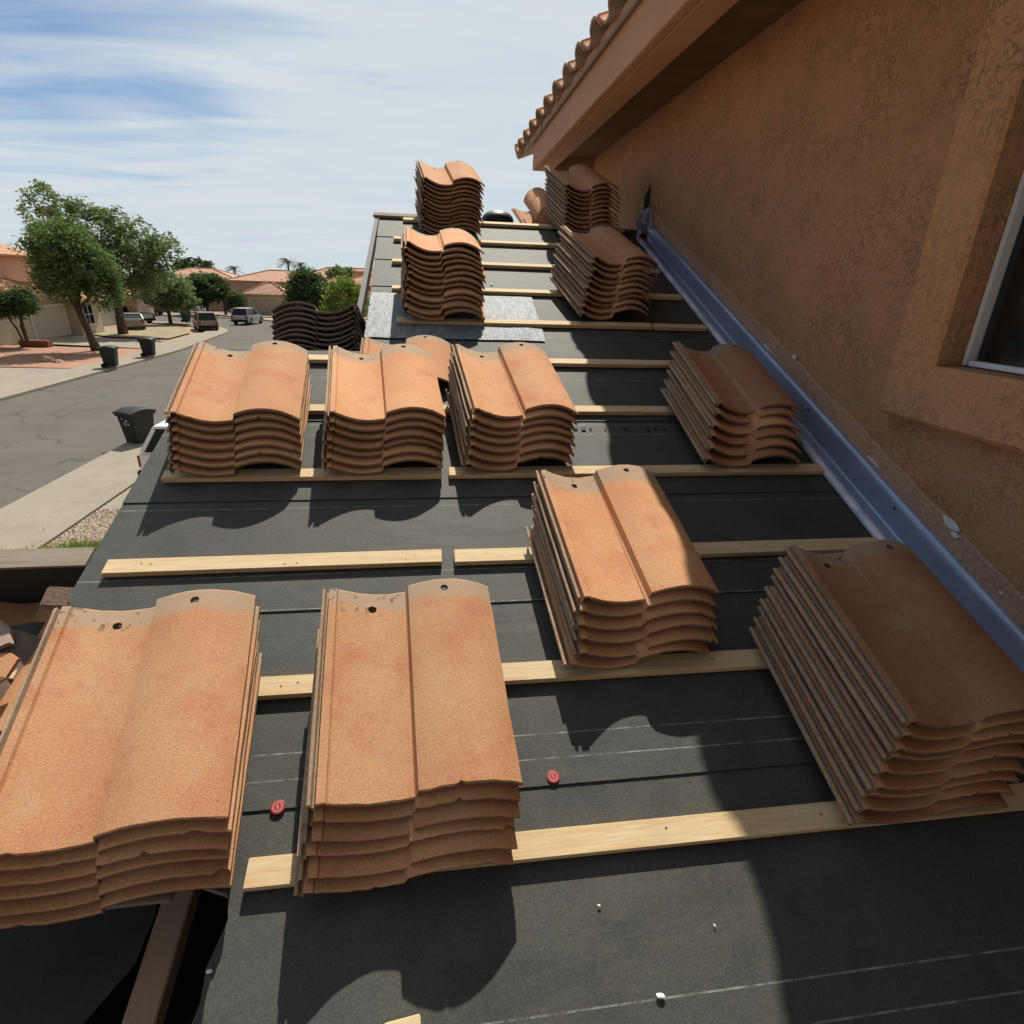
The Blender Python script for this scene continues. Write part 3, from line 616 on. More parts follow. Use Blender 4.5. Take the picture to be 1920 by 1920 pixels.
TM = [tile_mesh('roof_tile_mesh', h1, 1), tile_mesh('roof_tile_mesh', h2, 2, [(.24,.006,.005),(.175,.008,.004)]),
      tile_mesh('roof_tile_mesh', h1, 3, [(.06,.006,.004)]), tile_mesh('roof_tile_mesh', h2, 4, [(.30,.01,.006),(.12,.005,.003)]),
      tile_mesh('roof_tile_mesh', h1, 5, [(.335,.012,.012)])]
TMR = tile_mesh('red_roof_tile_mesh', h2, 8, mats=[M['tile_red'], M['tile_raw'], M['under_shade'], M['lip']])
TME = tile_mesh('pale_roof_tile_mesh', [], 9, mats=[M['tile'], M['pale_edge'], M['pale_edge'], M['pale_edge']])
DM = tile_mesh('shade_brown_tile_mesh', h1, 6, mats=[M['shade_tile']]*4)
ORD = ['topmost','second','third','fourth','fifth','sixth','seventh','eighth','ninth','tenth','eleventh','twelfth','thirteenth','fourteenth']
# name, count, top (u v w yaw pitch roll), bottom (u v), label words, base height
ST = [
 (6,(-.663,.010,.150,.100,.030,-.018),(-.668,-.050),'the big front left stack cut by the picture edge',.040,.004),
 (6,(-.208,.050,.125,.060,.030,-.040),(-.227,-.043),'the front stack second from the left',.024,.004),
 (6,(.296,.424,.130,.080,.022,-.040),(.267,.328),'the lone middle stack',.024,.011),
 (9,(.780,.070,.211,.022,-.020,-.034),(.721,-.023),'the front right stack beside the flashing',.024,.006),
 (7,(-.725,1.094,.149,.087,-.012,-.050),(-.726,.999),'the leftmost stack of the row of three',.024,.004),
 (7,(-.306,1.105,.145,.093,-.030,-.040),(-.317,1.001),'the middle stack of the row of three',.024,.004),
 (7,(.108,1.129,.142,.100,-.015,-.045),(.079,1.007),'the right stack of the row of three',.024,.006),
 (6,(.912,1.201,.123,.020,.008,-.070),(.836,1.023),'the fanned stack halfway up the flashing',.024,.008),
 (12,(-.111,2.245,.243,.030,-.165,-.040),(-.114,2.033),'the tall uneven stack at the upper left',.024,.013),
 (13,(-.035,3.168,.272,.086,-.025,-.017),(-.050,3.110),'the farthest left stack against the sky',.024,.008),
 (10,(.719,2.261,.208,.185,.001,-.060),(.647,2.068),'the upper right stack where the flashing ends',.024,.007),
 (12,(.773,3.280,.254,.138,.003,.005),(.773,3.115),'the farthest right stack under the eave end',.024,.006)]
rng = random.Random(21)
def put_tile(name, me, mw, label, cat='roof tile', group=None):
    o = bpy.data.objects.new(name, me); COL.objects.link(o); o.matrix_world = mw
    return tag(o, label, cat, group)
for si, (cnt, tp_, bt, words, wb, jit) in enumerate(ST):
    u1, v1, w1, ya, pi_, ro = tp_
    for k in range(cnt):                 # k=0 bottom
        t = k/(cnt-1)
        u = bt[0]+(u1-bt[0])*t; v = bt[1]+(v1-bt[1])*t; w_ = (wb+.0125)+(w1+.006-wb-.0125)*t
        j = jit if 0 < k < cnt-1 else 0
        u += rng.uniform(-j, j); v += rng.uniform(-j, j)
        y = ya*(.85+.15*t)+(rng.uniform(-.012,.012) if j else 0)
        if si == 2 and k == 0: u += -.004; v -= .004
        # pivot of fit is the tile corner, profile base at z=0
        mw = rmat(u, v, w_-.006, y, pi_*(t**1.6 if si == 8 else t), ro*t)
        idx = cnt-1-k
        me = TM[1] if (si == 1 and idx == 0) else (TM[3] if (si == 1 and k == 0) else rng.choice(TM))
        if idx == 0 and si != 1: me = TM[rng.choice((0,2))]
        if si == 2 and idx == 0: me = TM[0]
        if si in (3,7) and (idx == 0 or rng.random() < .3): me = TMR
        look = 'sunlit orange tile' if si in (0,1,2,4,5,6,8,9) else 'shaded brown-orange tile'
        lab = '%s, %s of %s' % (look, ORD[idx] if idx < cnt-1 else 'bottom one', words)
        put_tile('clay_tile', me, mw, lab, group='stacked clay-coloured roof tiles')
# stack behind the left ridge, turned head to head; shade painted as brown
Vb = Vector((0, math.cos(SL), -math.sin(SL))); Ob = rloc(-.272, 1.802)
nb_ = Vector((0, math.sin(SL), math.cos(SL)))
BF = Matrix.Identity(4)
for i in range(3): BF[i][0] = -X[i]; BF[i][1] = -Vb[i]; BF[i][2] = nb_[i]; BF[i][3] = Ob[i]
for k in range(9):
    mw = BF @ Matrix.Translation((rng.uniform(-.006,.006)+.012, -.53+rng.uniform(-.006,.006), .012+.0222*k)) @ Matrix.Rotation(rad(-2), 4, 'Z')
    idx = 8-k
    put_tile('shade_clay_tile', DM, mw, 'tile darkened for shade, %s of the dark stack above the road' % (ORD[idx] if k else 'bottom one'), group='shade-darkened tiles stacked beyond the left ridge')
# eave tiles of the upper roof (parts of the house)
EM = Matrix.Identity(4)
ex = Vector((0,-1,0)); ey = Vector((math.cos(USL),0,math.sin(USL))); ez = ex.cross(ey)
cnt_ = 0
for r in range(3):
    for c in range(25):
        yy = 5.93-.305*c
        if yy < -1.2: continue
        base = Vector((.795, yy, 1.098))+ey*(.343*r)+ez*(.004*r)
        mm = Matrix.Identity(4)
        for i in range(3): mm[i][0] = ex[i]; mm[i][1] = ey[i]; mm[i][2] = ez[i]; mm[i][3] = base[i]
        mm = mm @ Matrix.Rotation(rad(-2.2), 4, 'X') @ Matrix.Diagonal((1,1,1.6 if r == 0 else 1.1,1))
        o = link('roof_tile', TME, house, HI @ mm); cnt_ += 1
mb = MB(); nyy = 170; vs = []; fs = []
for j in range(2):
    for i in range(nyy):
        t = (i/nyy)*7.3; x_ = (t % .305)/.305*.345; p = Vector((.815, 5.93-t, 1.10))+ey*(1.03 if j == 0 else 3.7)+ez*(pz(x_)+.02)
        vs.append(p)
for i in range(nyy-1): fs.append((i,i+1,nyy+i+1,nyy+i))
mb.add(vs, fs); hp(mb, 'upper_tile_field', M['tile'])
mb = MB(); a0 = Vector((.80,5.96,1.10)); 
for q in range(9):
    p0 = a0+ey*(.36*q)+Vector((0,0,.02)); p1 = p0+ey*.42
    mb.tube([p0, p1], [.062,.054], 12)
hp(mb, 'rake_tiles', M['tile'], smooth=True)
# ------------------------------------------------------------ battens
BT = [  # v index, u0, u1, yaw deg, label
 (0,-.316,1.255,0,'bright pine batten closest to the camera, with a knot, under the two front stacks'),
 (1,-.40,1.262,0,'pine batten second from the front, passing under the middle stack'),
 (2,-.781,.014,.2,'long bare pine batten left of the gap, behind the front left stacks'),
 (2,.047,1.262,0,'pine batten right of the gap, running behind the middle stack to the shaded stack'),
 (3,-.758,.021,0,'pine batten under the left two stacks of the row of three'),
 (3,.044,1.266,0,'pine batten from the right stack of the row of three to the flashing'),
 (4,-.70,1.262,0,'pine batten crossing midway under the row of three stacks'),
 (5,-.64,1.0,0,'pine batten touching the upper ends of the row of three stacks'),
 (6,-.149,.99,.2,'grey-brown batten at the foot of the tall uneven stack'),
 (6,1.0,1.25,.2,'short shaded batten end between a joint and the flashing'),
 (7,-.18,1.245,0,'pine batten crossing the silver foil patch'),
 (8,-.193,1.24,0,'pine batten third from the ridge'),
 (9,-.198,1.23,0,'pine batten second from the ridge'),
 (10,-.155,1.22,0,'topmost pine batten on the ridge, beside the black vent')]
nb0 = MB(); nb0.tube([(0,0,-.002),(0,0,.0006)], .0021, 8); NAIL = mesh('nail', nb0.v, nb0.f, M['nail'])
for (k, ua, ub, yd, lab) in BT:
    L_ = ub-ua; mb = MB(); bw = .045 if k < 3 else .040
    mb.box(0,-bw/2,0,L_,bw/2,.0155, b=.0012)
    vv = k*D + (.006 if k == 0 else 0)
    o = mb.build('batten', M['wood']); o.matrix_world = rmat(ua, vv, .0055+.0006, rad(yd))
    tag(o, lab, 'batten', 'pine battens nailed across the roof')
    rn = random.Random(k*7+int(ua*10)); x = .08
    while x < L_-.03:
        for q in range(2 if rn.random() < .5 else 1):
            c = link('nail', NAIL, o); c.matrix_local = Matrix.Translation((x+q*rn.uniform(.02,.04), rn.uniform(-.012,.014), .0155))
        x += rn.uniform(.28,.42)
mb = MB(); mb.box(0,-.02,0,.05,.012,.014,b=.001); o = mb.build('wood_offcut', M['wood']); o.matrix_world = rmat(-.085,-.212,.006,.1)
tag(o, 'small wood offcut at the very bottom edge of the picture', 'offcut')
# support plank under the front left stack, rafter in the slot
mb = MB(); mb.box(0,0,0,1.3,.09,.022,b=.002); o = mb.build('plank', M['old_wood']); o.matrix_world = rmat(-1.72,-.035,.012,.01)
tag(o, 'grey weathered plank end poking out under the front left stack', 'plank')
mb = MB(); mb.box(0,0,0,.05,.9,.04,b=.002); o = mb.build('roof_rafter', M['shade_wood']); o.matrix_world = rmat(-.535,-.80,-.165,-.05)
tag(o, 'shaded wooden board lying in the dark slot at the lower left', 'board')
# cap nails
def cap_nail(u, v, label):
    mb = MB(); mb.tube([(0,0,0),(0,0,.0006),(0,0,.0014)], [.0125,.0125,.011], 24)
    o = mb.build('cap_nail', M['red']); o.matrix_world = rmat(u, v, .0062, .3); tag(o, label, 'cap nail', 'red cap nails in the underlayment')
    vs = []; fs = []
    for k in range(20):
        t = 2*math.pi*k/20
        for r_, z in ((.0070,.0016),(.0088,.0016)): vs.append((r_*math.cos(t), r_*math.sin(t), z))
    for k in range(20): a = 2*k; b = 2*((k+1) % 20); fs.append((a, a+1, b+1, b))
    mb = MB(); mb.add(vs, fs); mb.box(-.0012,-.004,.0013,.0012,.004,.0018); mb.build('emblem', M['pinkish'], o)
cap_nail(.213,.122,'red cap nail to the right of the second front stack')
cap_nail(-.288,.110,'red cap nail between the two front left stacks')
# white specks of debris
rn = random.Random(9)
for (u, v, s, lab) in ((.323,-.212,.0055,'white plaster chip on the chalk line at the bottom'),(.255,-.09,.0025,'small white crumb on the black felt below the front batten'),(.44,-.135,.0022,'small grey crumb in the shadow of the front right'),
                       (.93,.697,.006,'pale crumb by the batten left of the front right stack'),(.30,2.50,.009,'crumpled white scrap between battens near the ridge'),(-.345,-.115,.004,'tan crumb on the torn felt edge at the lower left')):
    bm = bmesh.new(); bmesh.ops.create_icosphere(bm, subdivisions=2, radius=s)
    for q in bm.verts: q.co = Vector((q.co.x*.7, q.co.y*1.3, q.co.z*.45))*(1+.5*noise.noise(q.co*160))
    me = bpy.data.meshes.new('debris_chip'); bm.to_mesh(me); bm.free(); me.materials.append(M['white_scrap'])
    o = link('debris_chip', me); o.matrix_world = rmat(u, v, .005+s*.3, rn.random()*3); tag(o, lab, 'debris')
# debris in the recess
def frag(name, me, u, v, w_, ya, pi_, ro, lab, cat='roof tile'):
    o = link(name, me); o.matrix_world = rmat(u, v, w_, ya, pi_, ro); tag(o, lab, cat); return o
frag('clay_tile', TM[2], -1.20,.02,-.16,.42,.04,.45,'loose tile leaning beside the front left stack, edge towards the camera')
frag('clay_tile', TM[0], -1.13,.34,-.17,.10,.03,.0,'loose tile half hidden behind the front left stack head')
frag('clay_tile', DM, -1.35,.28,-.17,-.3,.05,.0,'loose grey-brown tile lying in the dark recess at the left edge')
mb = MB(); pts = []
random.seed(2)
vs, fs = [], []
for i in range(13):
    for j in range(9):
        t = i/12; vs.append((-.06+.16*t, .12*j/8, .05*math.sin(t*3.0)+.012*noise.noise(Vector((t*3,j*.4,0)))+.03*(j/8)**2))
for i in range(12):
    for j in range(8): a = i*9+j; fs.append((a,a+9,a+10,a+1))
mb.add(vs, fs); o = mb.build('felt_scrap', M['felt'], smooth=True); o.matrix_world = rmat(-.98,.50,-.18,.3); tag(o, 'curled grey felt scrap in the recess above the front left stack', 'scrap')
mb = MB(); mb.box(0,0,0,.30,.03,.018,b=.001); o = mb.build('wood_offcut', M['wood']); o.matrix_world = rmat(-1.25,.47,-.14,.05); tag(o, 'pale wood offcut in the recess at the left picture edge', 'offcut')
mb = MB(); mb.box(0,0,0,.10,.035,.006,b=.001); o = mb.build('metal_scrap', mat('blue_scrap',(.55,.68,.8),.5)); o.matrix_world = rmat(-1.04,.40,-.10,.1,.2); tag(o, 'light blue scrap of metal in the recess at the left', 'scrap')
mb = MB(); mb.box(0,0,0,.075,.05,.02,b=.004); o = mb.build('tile_fragment', M['tile_raw']); o.matrix_world = rmat(-.90,.605,-.03,-.1,.3); tag(o, 'small broken tile piece at the head of the front left stack', 'tile fragment')
def shard(u, v, w_, L_, W_, ya, pi_, mat_, lab):
    rr = random.Random(int(u*1000)); mb = MB()
    poly = [(0,0),(L_*.5,-.01+rr.uniform(-.01,.01)),(L_,rr.uniform(0,.02)),(L_*rr.uniform(.85,1.05),W_*.6),(L_*rr.uniform(.5,.8),W_),(L_*.2,W_*rr.uniform(.8,1.05)),(-.01,W_*.5)]
    mb.prism(poly, 0, .012); vs = [Vector((p.x, p.y, p.z+.5*(p.y-W_/2)**2/max(W_,.01))) for p in mb.v]; mb.v = vs
    o = mb.build('tile_fragment', mat_); o.matrix_world = rmat(u, v, w_, ya, pi_, .2); tag(o, lab, 'tile fragment')
shard(-1.02,.335,-.06,.11,.07,.6,.25,M['tile_red'],'reddish broken tile shard leaning in the recess left of the front left stack')
shard(-1.16,.415,-.09,.15,.06,-.3,.15,M['old_wood'],'grey splintered board piece at the left picture edge in the recess')
shard(-1.10,.52,-.13,.14,.10,.2,.1,M['pale_edge'],'pale curved tile shard at the back of the recess')
shard(-.965,.44,-.10,.08,.05,1.0,.3,M['tile'],'small orange tile shard close beside the front left stack head')
# stuff on the ridge
bm = bmesh.new(); bmesh.ops.create_uvsphere(bm, u_segments=28, v_segments=14, radius=.105)
for q in bm.verts: q.co.z = q.co.z*.62 if q.co.z > 0 else q.co.z*.25
me = bpy.data.meshes.new('vent_dome'); bm.to_mesh(me); bm.free(); me.materials.append(M['black_pl'])
for p in me.polygons: p.use_smooth = True
vt = empty('roof_vent', rloc(.44,3.66,-.035)); tag(vt, 'black domed roof vent just beyond the ridge', 'roof vent')
link('dome', me, vt, loc=(0,0,.0)); mb = MB(); mb.tube([(0,0,-.12),(0,0,.01)], .085, 20); mb.build('pipe', M['black_pl'], vt)
o = frag('clay_tile', TM[3], .63,3.64,-.115,.12,.05,.1,'loose brown tile lying flat on the ridge left of the farthest right stack')
def ridge_tile(name, mw, lab):
    mb = MB(); vs = []; fs = []; n = 14
    for (r_, ) in ((.095,),(.082,)):
        for y in (0,.38):
            for k in range(n+1):
                t = math.pi*k/n; vs.append((r_*(1-.06*y)*math.cos(t), y, r_*(1-.06*y)*math.sin(t)))
    m1 = n+1
    for k in range(n):
        fs.append((k, k+1, m1+k+1, m1+k)); fs.append((2*m1+k, 3*m1+k, 3*m1+k+1, 2*m1+k+1)); fs.append((k, 2*m1+k, 2*m1+k+1, k+1)); fs.append((m1+k, m1+k+1, 3*m1+k+1, 3*m1+k))
    fs.append((0, m1, 3*m1, 2*m1)); fs.append((n, 2*m1+n, 3*m1+n, m1+n))
    mb.add(vs, fs); o = mb.build(name, M['tile'], smooth=False); o.matrix_world = mw; tag(o, lab, 'ridge tile'); return o
ridge_tile('ridge_tile', rmat(.78,3.62,-.005,.10,.02,0), 'orange half-round ridge tile behind the farthest right stack')
o = frag('clay_tile', TM[2], -.262,1.50,.018,.03,-.01,.0,'loose orange tile lying between the dark stack and the row of three')
o.matrix_world = o.matrix_world @ Matrix.Diagonal((1,.78,1,1))
# ------------------------------------------------------------ neighbourhood builders
def roofmat(name, a, b_, c):
    m = mat(name, a, .9, 0, .2, c2=b_, ns=1.2, c3=c, fine=.3, fs=4)
    nt = m.node_tree; b = nt.nodes['Principled BSDF']; tc = N(nt, 'ShaderNodeTexCoord')
    sp = N(nt, 'ShaderNodeSeparateXYZ'); nt.links.new(tc.outputs['Object'], sp.inputs[0])
    a1 = N(nt, 'ShaderNodeMath', operation='PINGPONG', i={1: .15}); b1 = N(nt, 'ShaderNodeMath', operation='PINGPONG', i={1: .15}); c1 = N(nt, 'ShaderNodeMath', operation='FRACT')
    nt.links.new(sp.outputs[0], a1.inputs[0]); nt.links.new(sp.outputs[1], b1.inputs[0])
    ml = N(nt, 'ShaderNodeMath', operation='MULTIPLY', i={1: 7.0}); nt.links.new(sp.outputs[2], ml.inputs[0]); nt.links.new(ml.outputs[0], c1.inputs[0])
    s1 = N(nt, 'ShaderNodeMath', operation='ADD'); nt.links.new(a1.outputs[0], s1.inputs[0]); nt.links.new(b1.outputs[0], s1.inputs[1])
    s2 = N(nt, 'ShaderNodeMath', operation='MULTIPLY_ADD', i={1: .12}); nt.links.new(c1.outputs[0], s2.inputs[0]); nt.links.new(s1.outputs[0], s2.inputs[2])
    bp = N(nt, 'ShaderNodeBump', i={'Strength': .9, 'Distance': .35}); nt.links.new(s2.outputs[0], bp.inputs['Height']); nt.links.new(bp.outputs[0], b.inputs['Normal'])
    return m
M['roof_n'] = roofmat('tile_roof_salmon', (.50,.26,.15), (.56,.33,.20), (.42,.20,.12))
M['roof_p'] = roofmat('tile_roof_pale', (.56,.33,.23), (.60,.38,.27), (.48,.26,.18))
M['w_beige'] = mat('beige_stucco', (.50,.43,.31), .9, c2=(.46,.40,.29), ns=1)
M['w_salmon'] = mat('salmon_stucco', (.56,.37,.28), .9, c2=(.52,.34,.26), ns=1)
M['w_pink'] = mat('pink_stucco', (.58,.42,.34), .9, c2=(.54,.38,.31), ns=1)
M['door_b'] = mat('garage_door_paint', (.50,.41,.33), .7)
M['trimc'] = mat('light_trim', (.66,.60,.50), .8)
def hip(mb, x0, y0, x1, y1, z, h, ov=.45, gable=None, th=.16):
    x0 -= ov; y0 -= ov; x1 += ov; y1 += ov; dx_, dy_ = x1-x0, y1-y0
    z0 = z
    if dx_ >= dy_: 
        k = 0 if gable == 'x' else dy_/2; r0, r1 = (x0+k, (y0+y1)/2, z+h), (x1-k, (y0+y1)/2, z+h)
        vs = [(x0,y0,z),(x1,y0,z),(x1,y1,z),(x0,y1,z),r0,r1]; fs = [(0,1,5,4),(2,3,4,5),(1,2,5),(3,0,4)]
    else:
        k = 0 if gable == 'y' else dx_/2; r0, r1 = ((x0+x1)/2, y0+k, z+h), ((x0+x1)/2, y1-k, z+h)
        vs = [(x0,y0,z),(x1,y0,z),(x1,y1,z),(x0,y1,z),r0,r1]; fs = [(1,2,5,4),(3,0,4,5),(0,1,4),(2,3,5)]
    vs += [(x0,y0,z-th),(x1,y0,z-th),(x1,y1,z-th),(x0,y1,z-th)]; fs += [(0,6,7,1),(1,7,8,2),(2,8,9,3),(3,9,6,0),(6,9,8,7)]
    mb.add(vs, fs)
    # raised ridge / hip caps
    def cap(a, b):
        mb.tube([Vector(a)+Vector((0,0,.03)), Vector(b)+Vector((0,0,.03))], .10, 6)
    cap(vs[4], vs[5])
    if k:
        near = {0:4,3:4,1:5,2:5} if dx_ >= dy_ else {0:4,1:4,2:5,3:5}
        for a, b in near.items(): cap(vs[a], vs[b])
class House:
    def __init__(s, name, loc, rz, label):
        s.o = empty(name, loc, rz); tag(s.o, label, 'house')
    def block(s, x0, y0, x1, y1, h, rh, wm, rm, ov=.45, gable=None):
        mb = MB(); mb.box(x0, y0, -.2, x1, y1, h-.1); mb.build('wall', wm, s.o)
        mb = MB(); hip(mb, x0, y0, x1, y1, h+.08, rh, ov, gable); mb.build('roof', rm, s.o)
    def window(s, x, y, z, w_, h, face, arch=False):   # face: 'x+' or 'y-'
        mb = MB(); t = .07
        def B(a0, b0, a1, b1, d0, d1):
            if face == 'x+': mb.box(x-d0, y+a0, z+b0, x+d1, y+a1, z+b1)
            else: mb.box(x+a0, y-d1, z+b0, x+a1, y+d0, z+b1)
        B(0,0,w_,t,.02,.05); B(0,h-t,w_,h,.02,.05); B(0,t,t,h-t,.02,.05); B(w_-t,t,w_,h-t,.02,.05); B(w_/2-.02,t,w_/2+.02,h-t,.02,.04); B(t,h/2-.02,w_/2-.021,h/2+.02,.02,.038); B(w_/2+.021,h/2-.02,w_-t,h/2+.02,.02,.038)
        f = mb.build('window', M['white'], s.o)
        mb = MB(); B(t,t,w_-t,h-t,.01,.015); mb.build('pane', M['glass'], f)
    def garage(s, x, y, w_, h, face, m=None):
        mb = MB()
        def B(a0, b0, a1, b1, d0, d1):
            if face == 'x+': mb.box(x-d0, y+a0, b0, x+d1, y+a1, b1)
            else: mb.box(x+a0, y-d1, b0, x+a1, y+d0, b1)
        for k in range(4): B(0, k*h/4+.012, w_, (k+1)*h/4-.012, .02, .03)
        B(0,0,w_,h,.02,.012)
        mb.build('garage_door', m or M['door_b'], s.o)
        mb = MB(); B(-.18,0,-.002,h+.18,.02,.07); B(w_+.002,0,w_+.18,h+.18,.02,.07); B(-.002,h+.002,w_+.002,h+.18,.02,.07); mb.build('door_surround', M['trimc'], s.o)
    def door(s, x, y, w_, h, face, m):
        mb = MB()
        if face == 'x+': mb.box(x-.02, y, 0, x+.04, y+w_, h, b=.01)
        else: mb.box(x, y-.04, 0, x+w_, y+.02, h, b=.01)
        mb.build('door', m, s.o)
# left near house
h = House('house', (-29.5,48.5,GZ), 0, 'beige two-storey house with salmon tile roof behind the nearest tree')
h.block(-7.5,-6.0,0,4.9,2.75,2.0, M['w_beige'], M['roof_n'])
h.block(-15.5,-3.5,-4.6,10.5,5.9,1.7, M['w_salmon'], M['roof_n'], .5, 'y')
h.block(-6,4.9,.9,8.2,2.55,1.3, M['w_beige'], M['roof_n'], .4)
h.garage(0,.35,4.2,2.25,'x+'); h.window(.9,5.5,.7,1.5,1.7,'x+'); h.window(0,-4.6,.7,.9,1.0,'x+')
mb = MB(); mb.prism([(-2.2,-2.4),(-2.2,1.0),(1.0,-2.4)], 0, .01)
hh = MB(); hip(hh, -5.0,-3.2,-.8,-.6,3.3,.9,.3,'x'); hh.build('dormer_roof', M['roof_n'], h.o)
h = House('house', (-31.6,66,GZ), 0, 'salmon single-storey house between the two tree trunks')
h.block(-9,-4.5,0,8,2.7,2.0, M['w_salmon'], M['roof_n'])
h.garage(0,-3.2,3.6,2.1,'x+', M['trimc']); h.window(0,2.2,.8,1.2,1.1,'x+')
mb = MB(); mb.box(.002,.9,0,1.4,1.2,2.6); mb.build('porch_pier', M['w_salmon'], h.o)
# far row facing the camera
def far_house(x, label, wm, rm, y=92, w_=13, gx=1.0, mirror=False, h2=5.0, two=True):
    h = House('house', (x, y, GZ), 0, label)
    if two: h.block(0,2,w_,11,4.1+.25*math.sin(x*1.3),1.5, wm, rm, .5)
    else: h.block(0,2,w_,11,2.9,2.2, wm, rm, .5)
    gx0 = gx; h.block(gx0,-3,gx0+5.6,2,2.6,1.5, wm, rm, .4, 'y')
    h.garage(gx0+.6,-3,4.4,2.1,'y-')
    ox = gx0+6.6 if gx0+6.6 < w_-1.5 else .4
    h.window(ox,2,1.0,1.5,1.2,'y-'); h.door(ox+2.0,2,1.0,2.1,'y-', M['old_wood'])
    if two:
        h.window(gx0+1.5,2,2.9,1.4,1.0,'y-')
        h.block(ox-.4,1.2,ox+2.6,2,3.9,1.0, wm, rm, .3, 'y')
    return h
far_house(-41.5,'far pale pink house at the left end of the row across the bend', M['w_pink'], M['roof_p'], 96, 12, 1)
far_house(-28.6,'far two-storey house with a garage gable, right of the rounded dark tree', M['w_pink'], M['roof_p'], 90.5, 12, 3.3)
far_house(-14.8,'far salmon house behind the dark evergreen and lime tree', M['w_salmon'], M['roof_n'], 94, 12.5, .6)
far_house(-.8,'far house hidden right of the lime tree, only its roof showing', M['w_salmon'], M['roof_n'], 93, 13, 5)
h = far_house(-26,'most distant pale roof rising above the row right of the palms', M['w_pink'], M['roof_p'], 128, 26, 4); 
h.o.scale = (1,1,1.28)
far_house(-62,'far house with tan walls at the end of the side street, behind the trees', M['w_beige'], M['roof_n'], 92, 13, 3)
# ------------------------------------------------------------ trees
def leafmat(name, a, b_, c):
    m = mat(name, a, .75, 0, .2, c2=b_, ns=.9, c3=c, fine=.25, fs=6)
    nt = m.node_tree; b = nt.nodes['Principled BSDF']
    b.inputs['Transmission Weight'].default_value = 0
    tr = N(nt, 'ShaderNodeBsdfTranslucent'); src = b.inputs['Base Color'].links[0].from_socket
    sc_ = N(nt, 'ShaderNodeVectorMath', operation='MULTIPLY'); sc_.inputs[1].default_value = (1.3,1.5,.7); nt.links.new(src, sc_.inputs[0]); nt.links.new(sc_.outputs[0], tr.inputs[0])
    mx = N(nt, 'ShaderNodeMixShader', i={0: .35}); nt.links.new(b.outputs[0], mx.inputs[1]); nt.links.new(tr.outputs[0], mx.inputs[2])
    nt.links.new(mx.outputs[0], nt.nodes['Material Output'].inputs[0]); return m
M['leaf_g'] = leafmat('mesquite_leaves', (.13,.185,.085), (.10,.145,.07), (.17,.23,.11))
M['leaf_o'] = leafmat('olive_leaves', (.17,.22,.13), (.13,.17,.09), (.22,.27,.17))
M['leaf_d'] = leafmat('dark_leaves', (.065,.10,.05), (.05,.08,.042), (.09,.125,.06))
M['leaf_l'] = leafmat('lime_leaves', (.20,.245,.065), (.15,.20,.055), (.25,.29,.09))
M['leaf_p'] = leafmat('palm_leaves', (.07,.11,.045), (.06,.09,.04), (.10,.14,.06))
M['bark'] = mat('bark', (.085,.06,.045), .95, c2=(.12,.085,.06), ns=4, fine=.2, fs=20, bump=.6, bs=20, bdist=.02)
def leaves(mb, clumps, n, size, rnd, flat=.5, droop=0):
    vol = [a*b*c for (_, _, _, a, b, c) in clumps]; tot = sum(vol)
    for (cx, cy, cz, a, b, c), vv in zip(clumps, vol):
        k = int(n*vv/tot)
        # sub-clumps give uneven outline
        subs = []
        for _ in range(max(6, k//34)):
            while True:
                p = Vector((rnd.uniform(-1,1), rnd.uniform(-1,1), rnd.uniform(-1,1)))
                if p.length < 1: break
            p = p.normalized()*(p.length**.45)*(rnd.uniform(1.0,1.28) if rnd.random() < .18 else 1.0)
            subs.append(Vector((cx+p.x*a, cy+p.y*b, cz+p.z*c)))
        for i in range(k):
            s_ = rnd.choice(subs); r = .13*min(a,b,c)+.12
            p = s_+Vector((rnd.gauss(0,r), rnd.gauss(0,r), rnd.gauss(0,r*.8)-droop*abs(rnd.gauss(0,1))))
            d = Vector((rnd.uniform(-1,1), rnd.uniform(-1,1), rnd.uniform(-flat,flat)-droop)).normalized(); e = d.orthogonal().normalized()
            e = (Matrix.Rotation(rnd.uniform(0,6.3), 3, d) @ e)
            s = size*rnd.uniform(.6,1.4); d = d*s; e = e*s*.42
            mb.add([p-d-e*.3, p-e, p+d, p+e], [(0,1,2,3)])
def tree(name, loc, clumps, n, size, leaf, trunk, label, seed, cat='tree', group=None, droop=0):
    rnd = random.Random(seed); o = empty(name, loc); tag(o, label, cat, group)
    mb = MB()
    for pts, rs in trunk: mb.tube(pts, rs, 9)
    mb.build('trunk', M['bark'], o, smooth=True)
    mb = MB(); leaves(mb, clumps, n, size, rnd, droop=droop); mb.build('crown', leaf, o)
    return o
tree('mesquite_tree', (-22.5,42.8,GZ), [(-1.0,.3,5.5,1.4,1.5,1.3),(-1.7,.1,6.8,.9,.9,.8),(-.4,-.3,6.5,1.5,1.6,1.2),(.7,0,5.3,1.5,1.5,1.3),(-.1,.2,7.3,.9,1.0,.6),(1.2,.4,3.9,.9,1.0,1.1),(-.7,-.4,4.4,1.4,1.4,1.0),(-3.2,.2,6.3,.25,.4,.25),(1.7,.3,4.3,.6,.7,.9)], 17000, .135, M['leaf_g'],
     [([(.15,0,-.1),(0,0,.8),(-.25,0,2.0),(-.45,0,2.9)],[.34,.24,.22,.2]),([(-.45,0,2.8),(-1.0,.1,3.9),(-1.5,.2,5.6),(-1.8,.2,6.5)],[.17,.13,.09,.04]),([(-.4,0,2.8),(-.1,.1,4.0),(.1,0,5.8),(-.2,0,7.6)],[.16,.13,.09,.03]),([(-.3,0,2.6),(.5,0,3.4),(1.2,.1,4.4),(1.5,.1,5.4)],[.12,.1,.06,.03])],
     'bright green mesquite tree with forked dark trunk, nearest and leftmost of the tall trees', 1, group='tall street trees at the left', droop=.2)
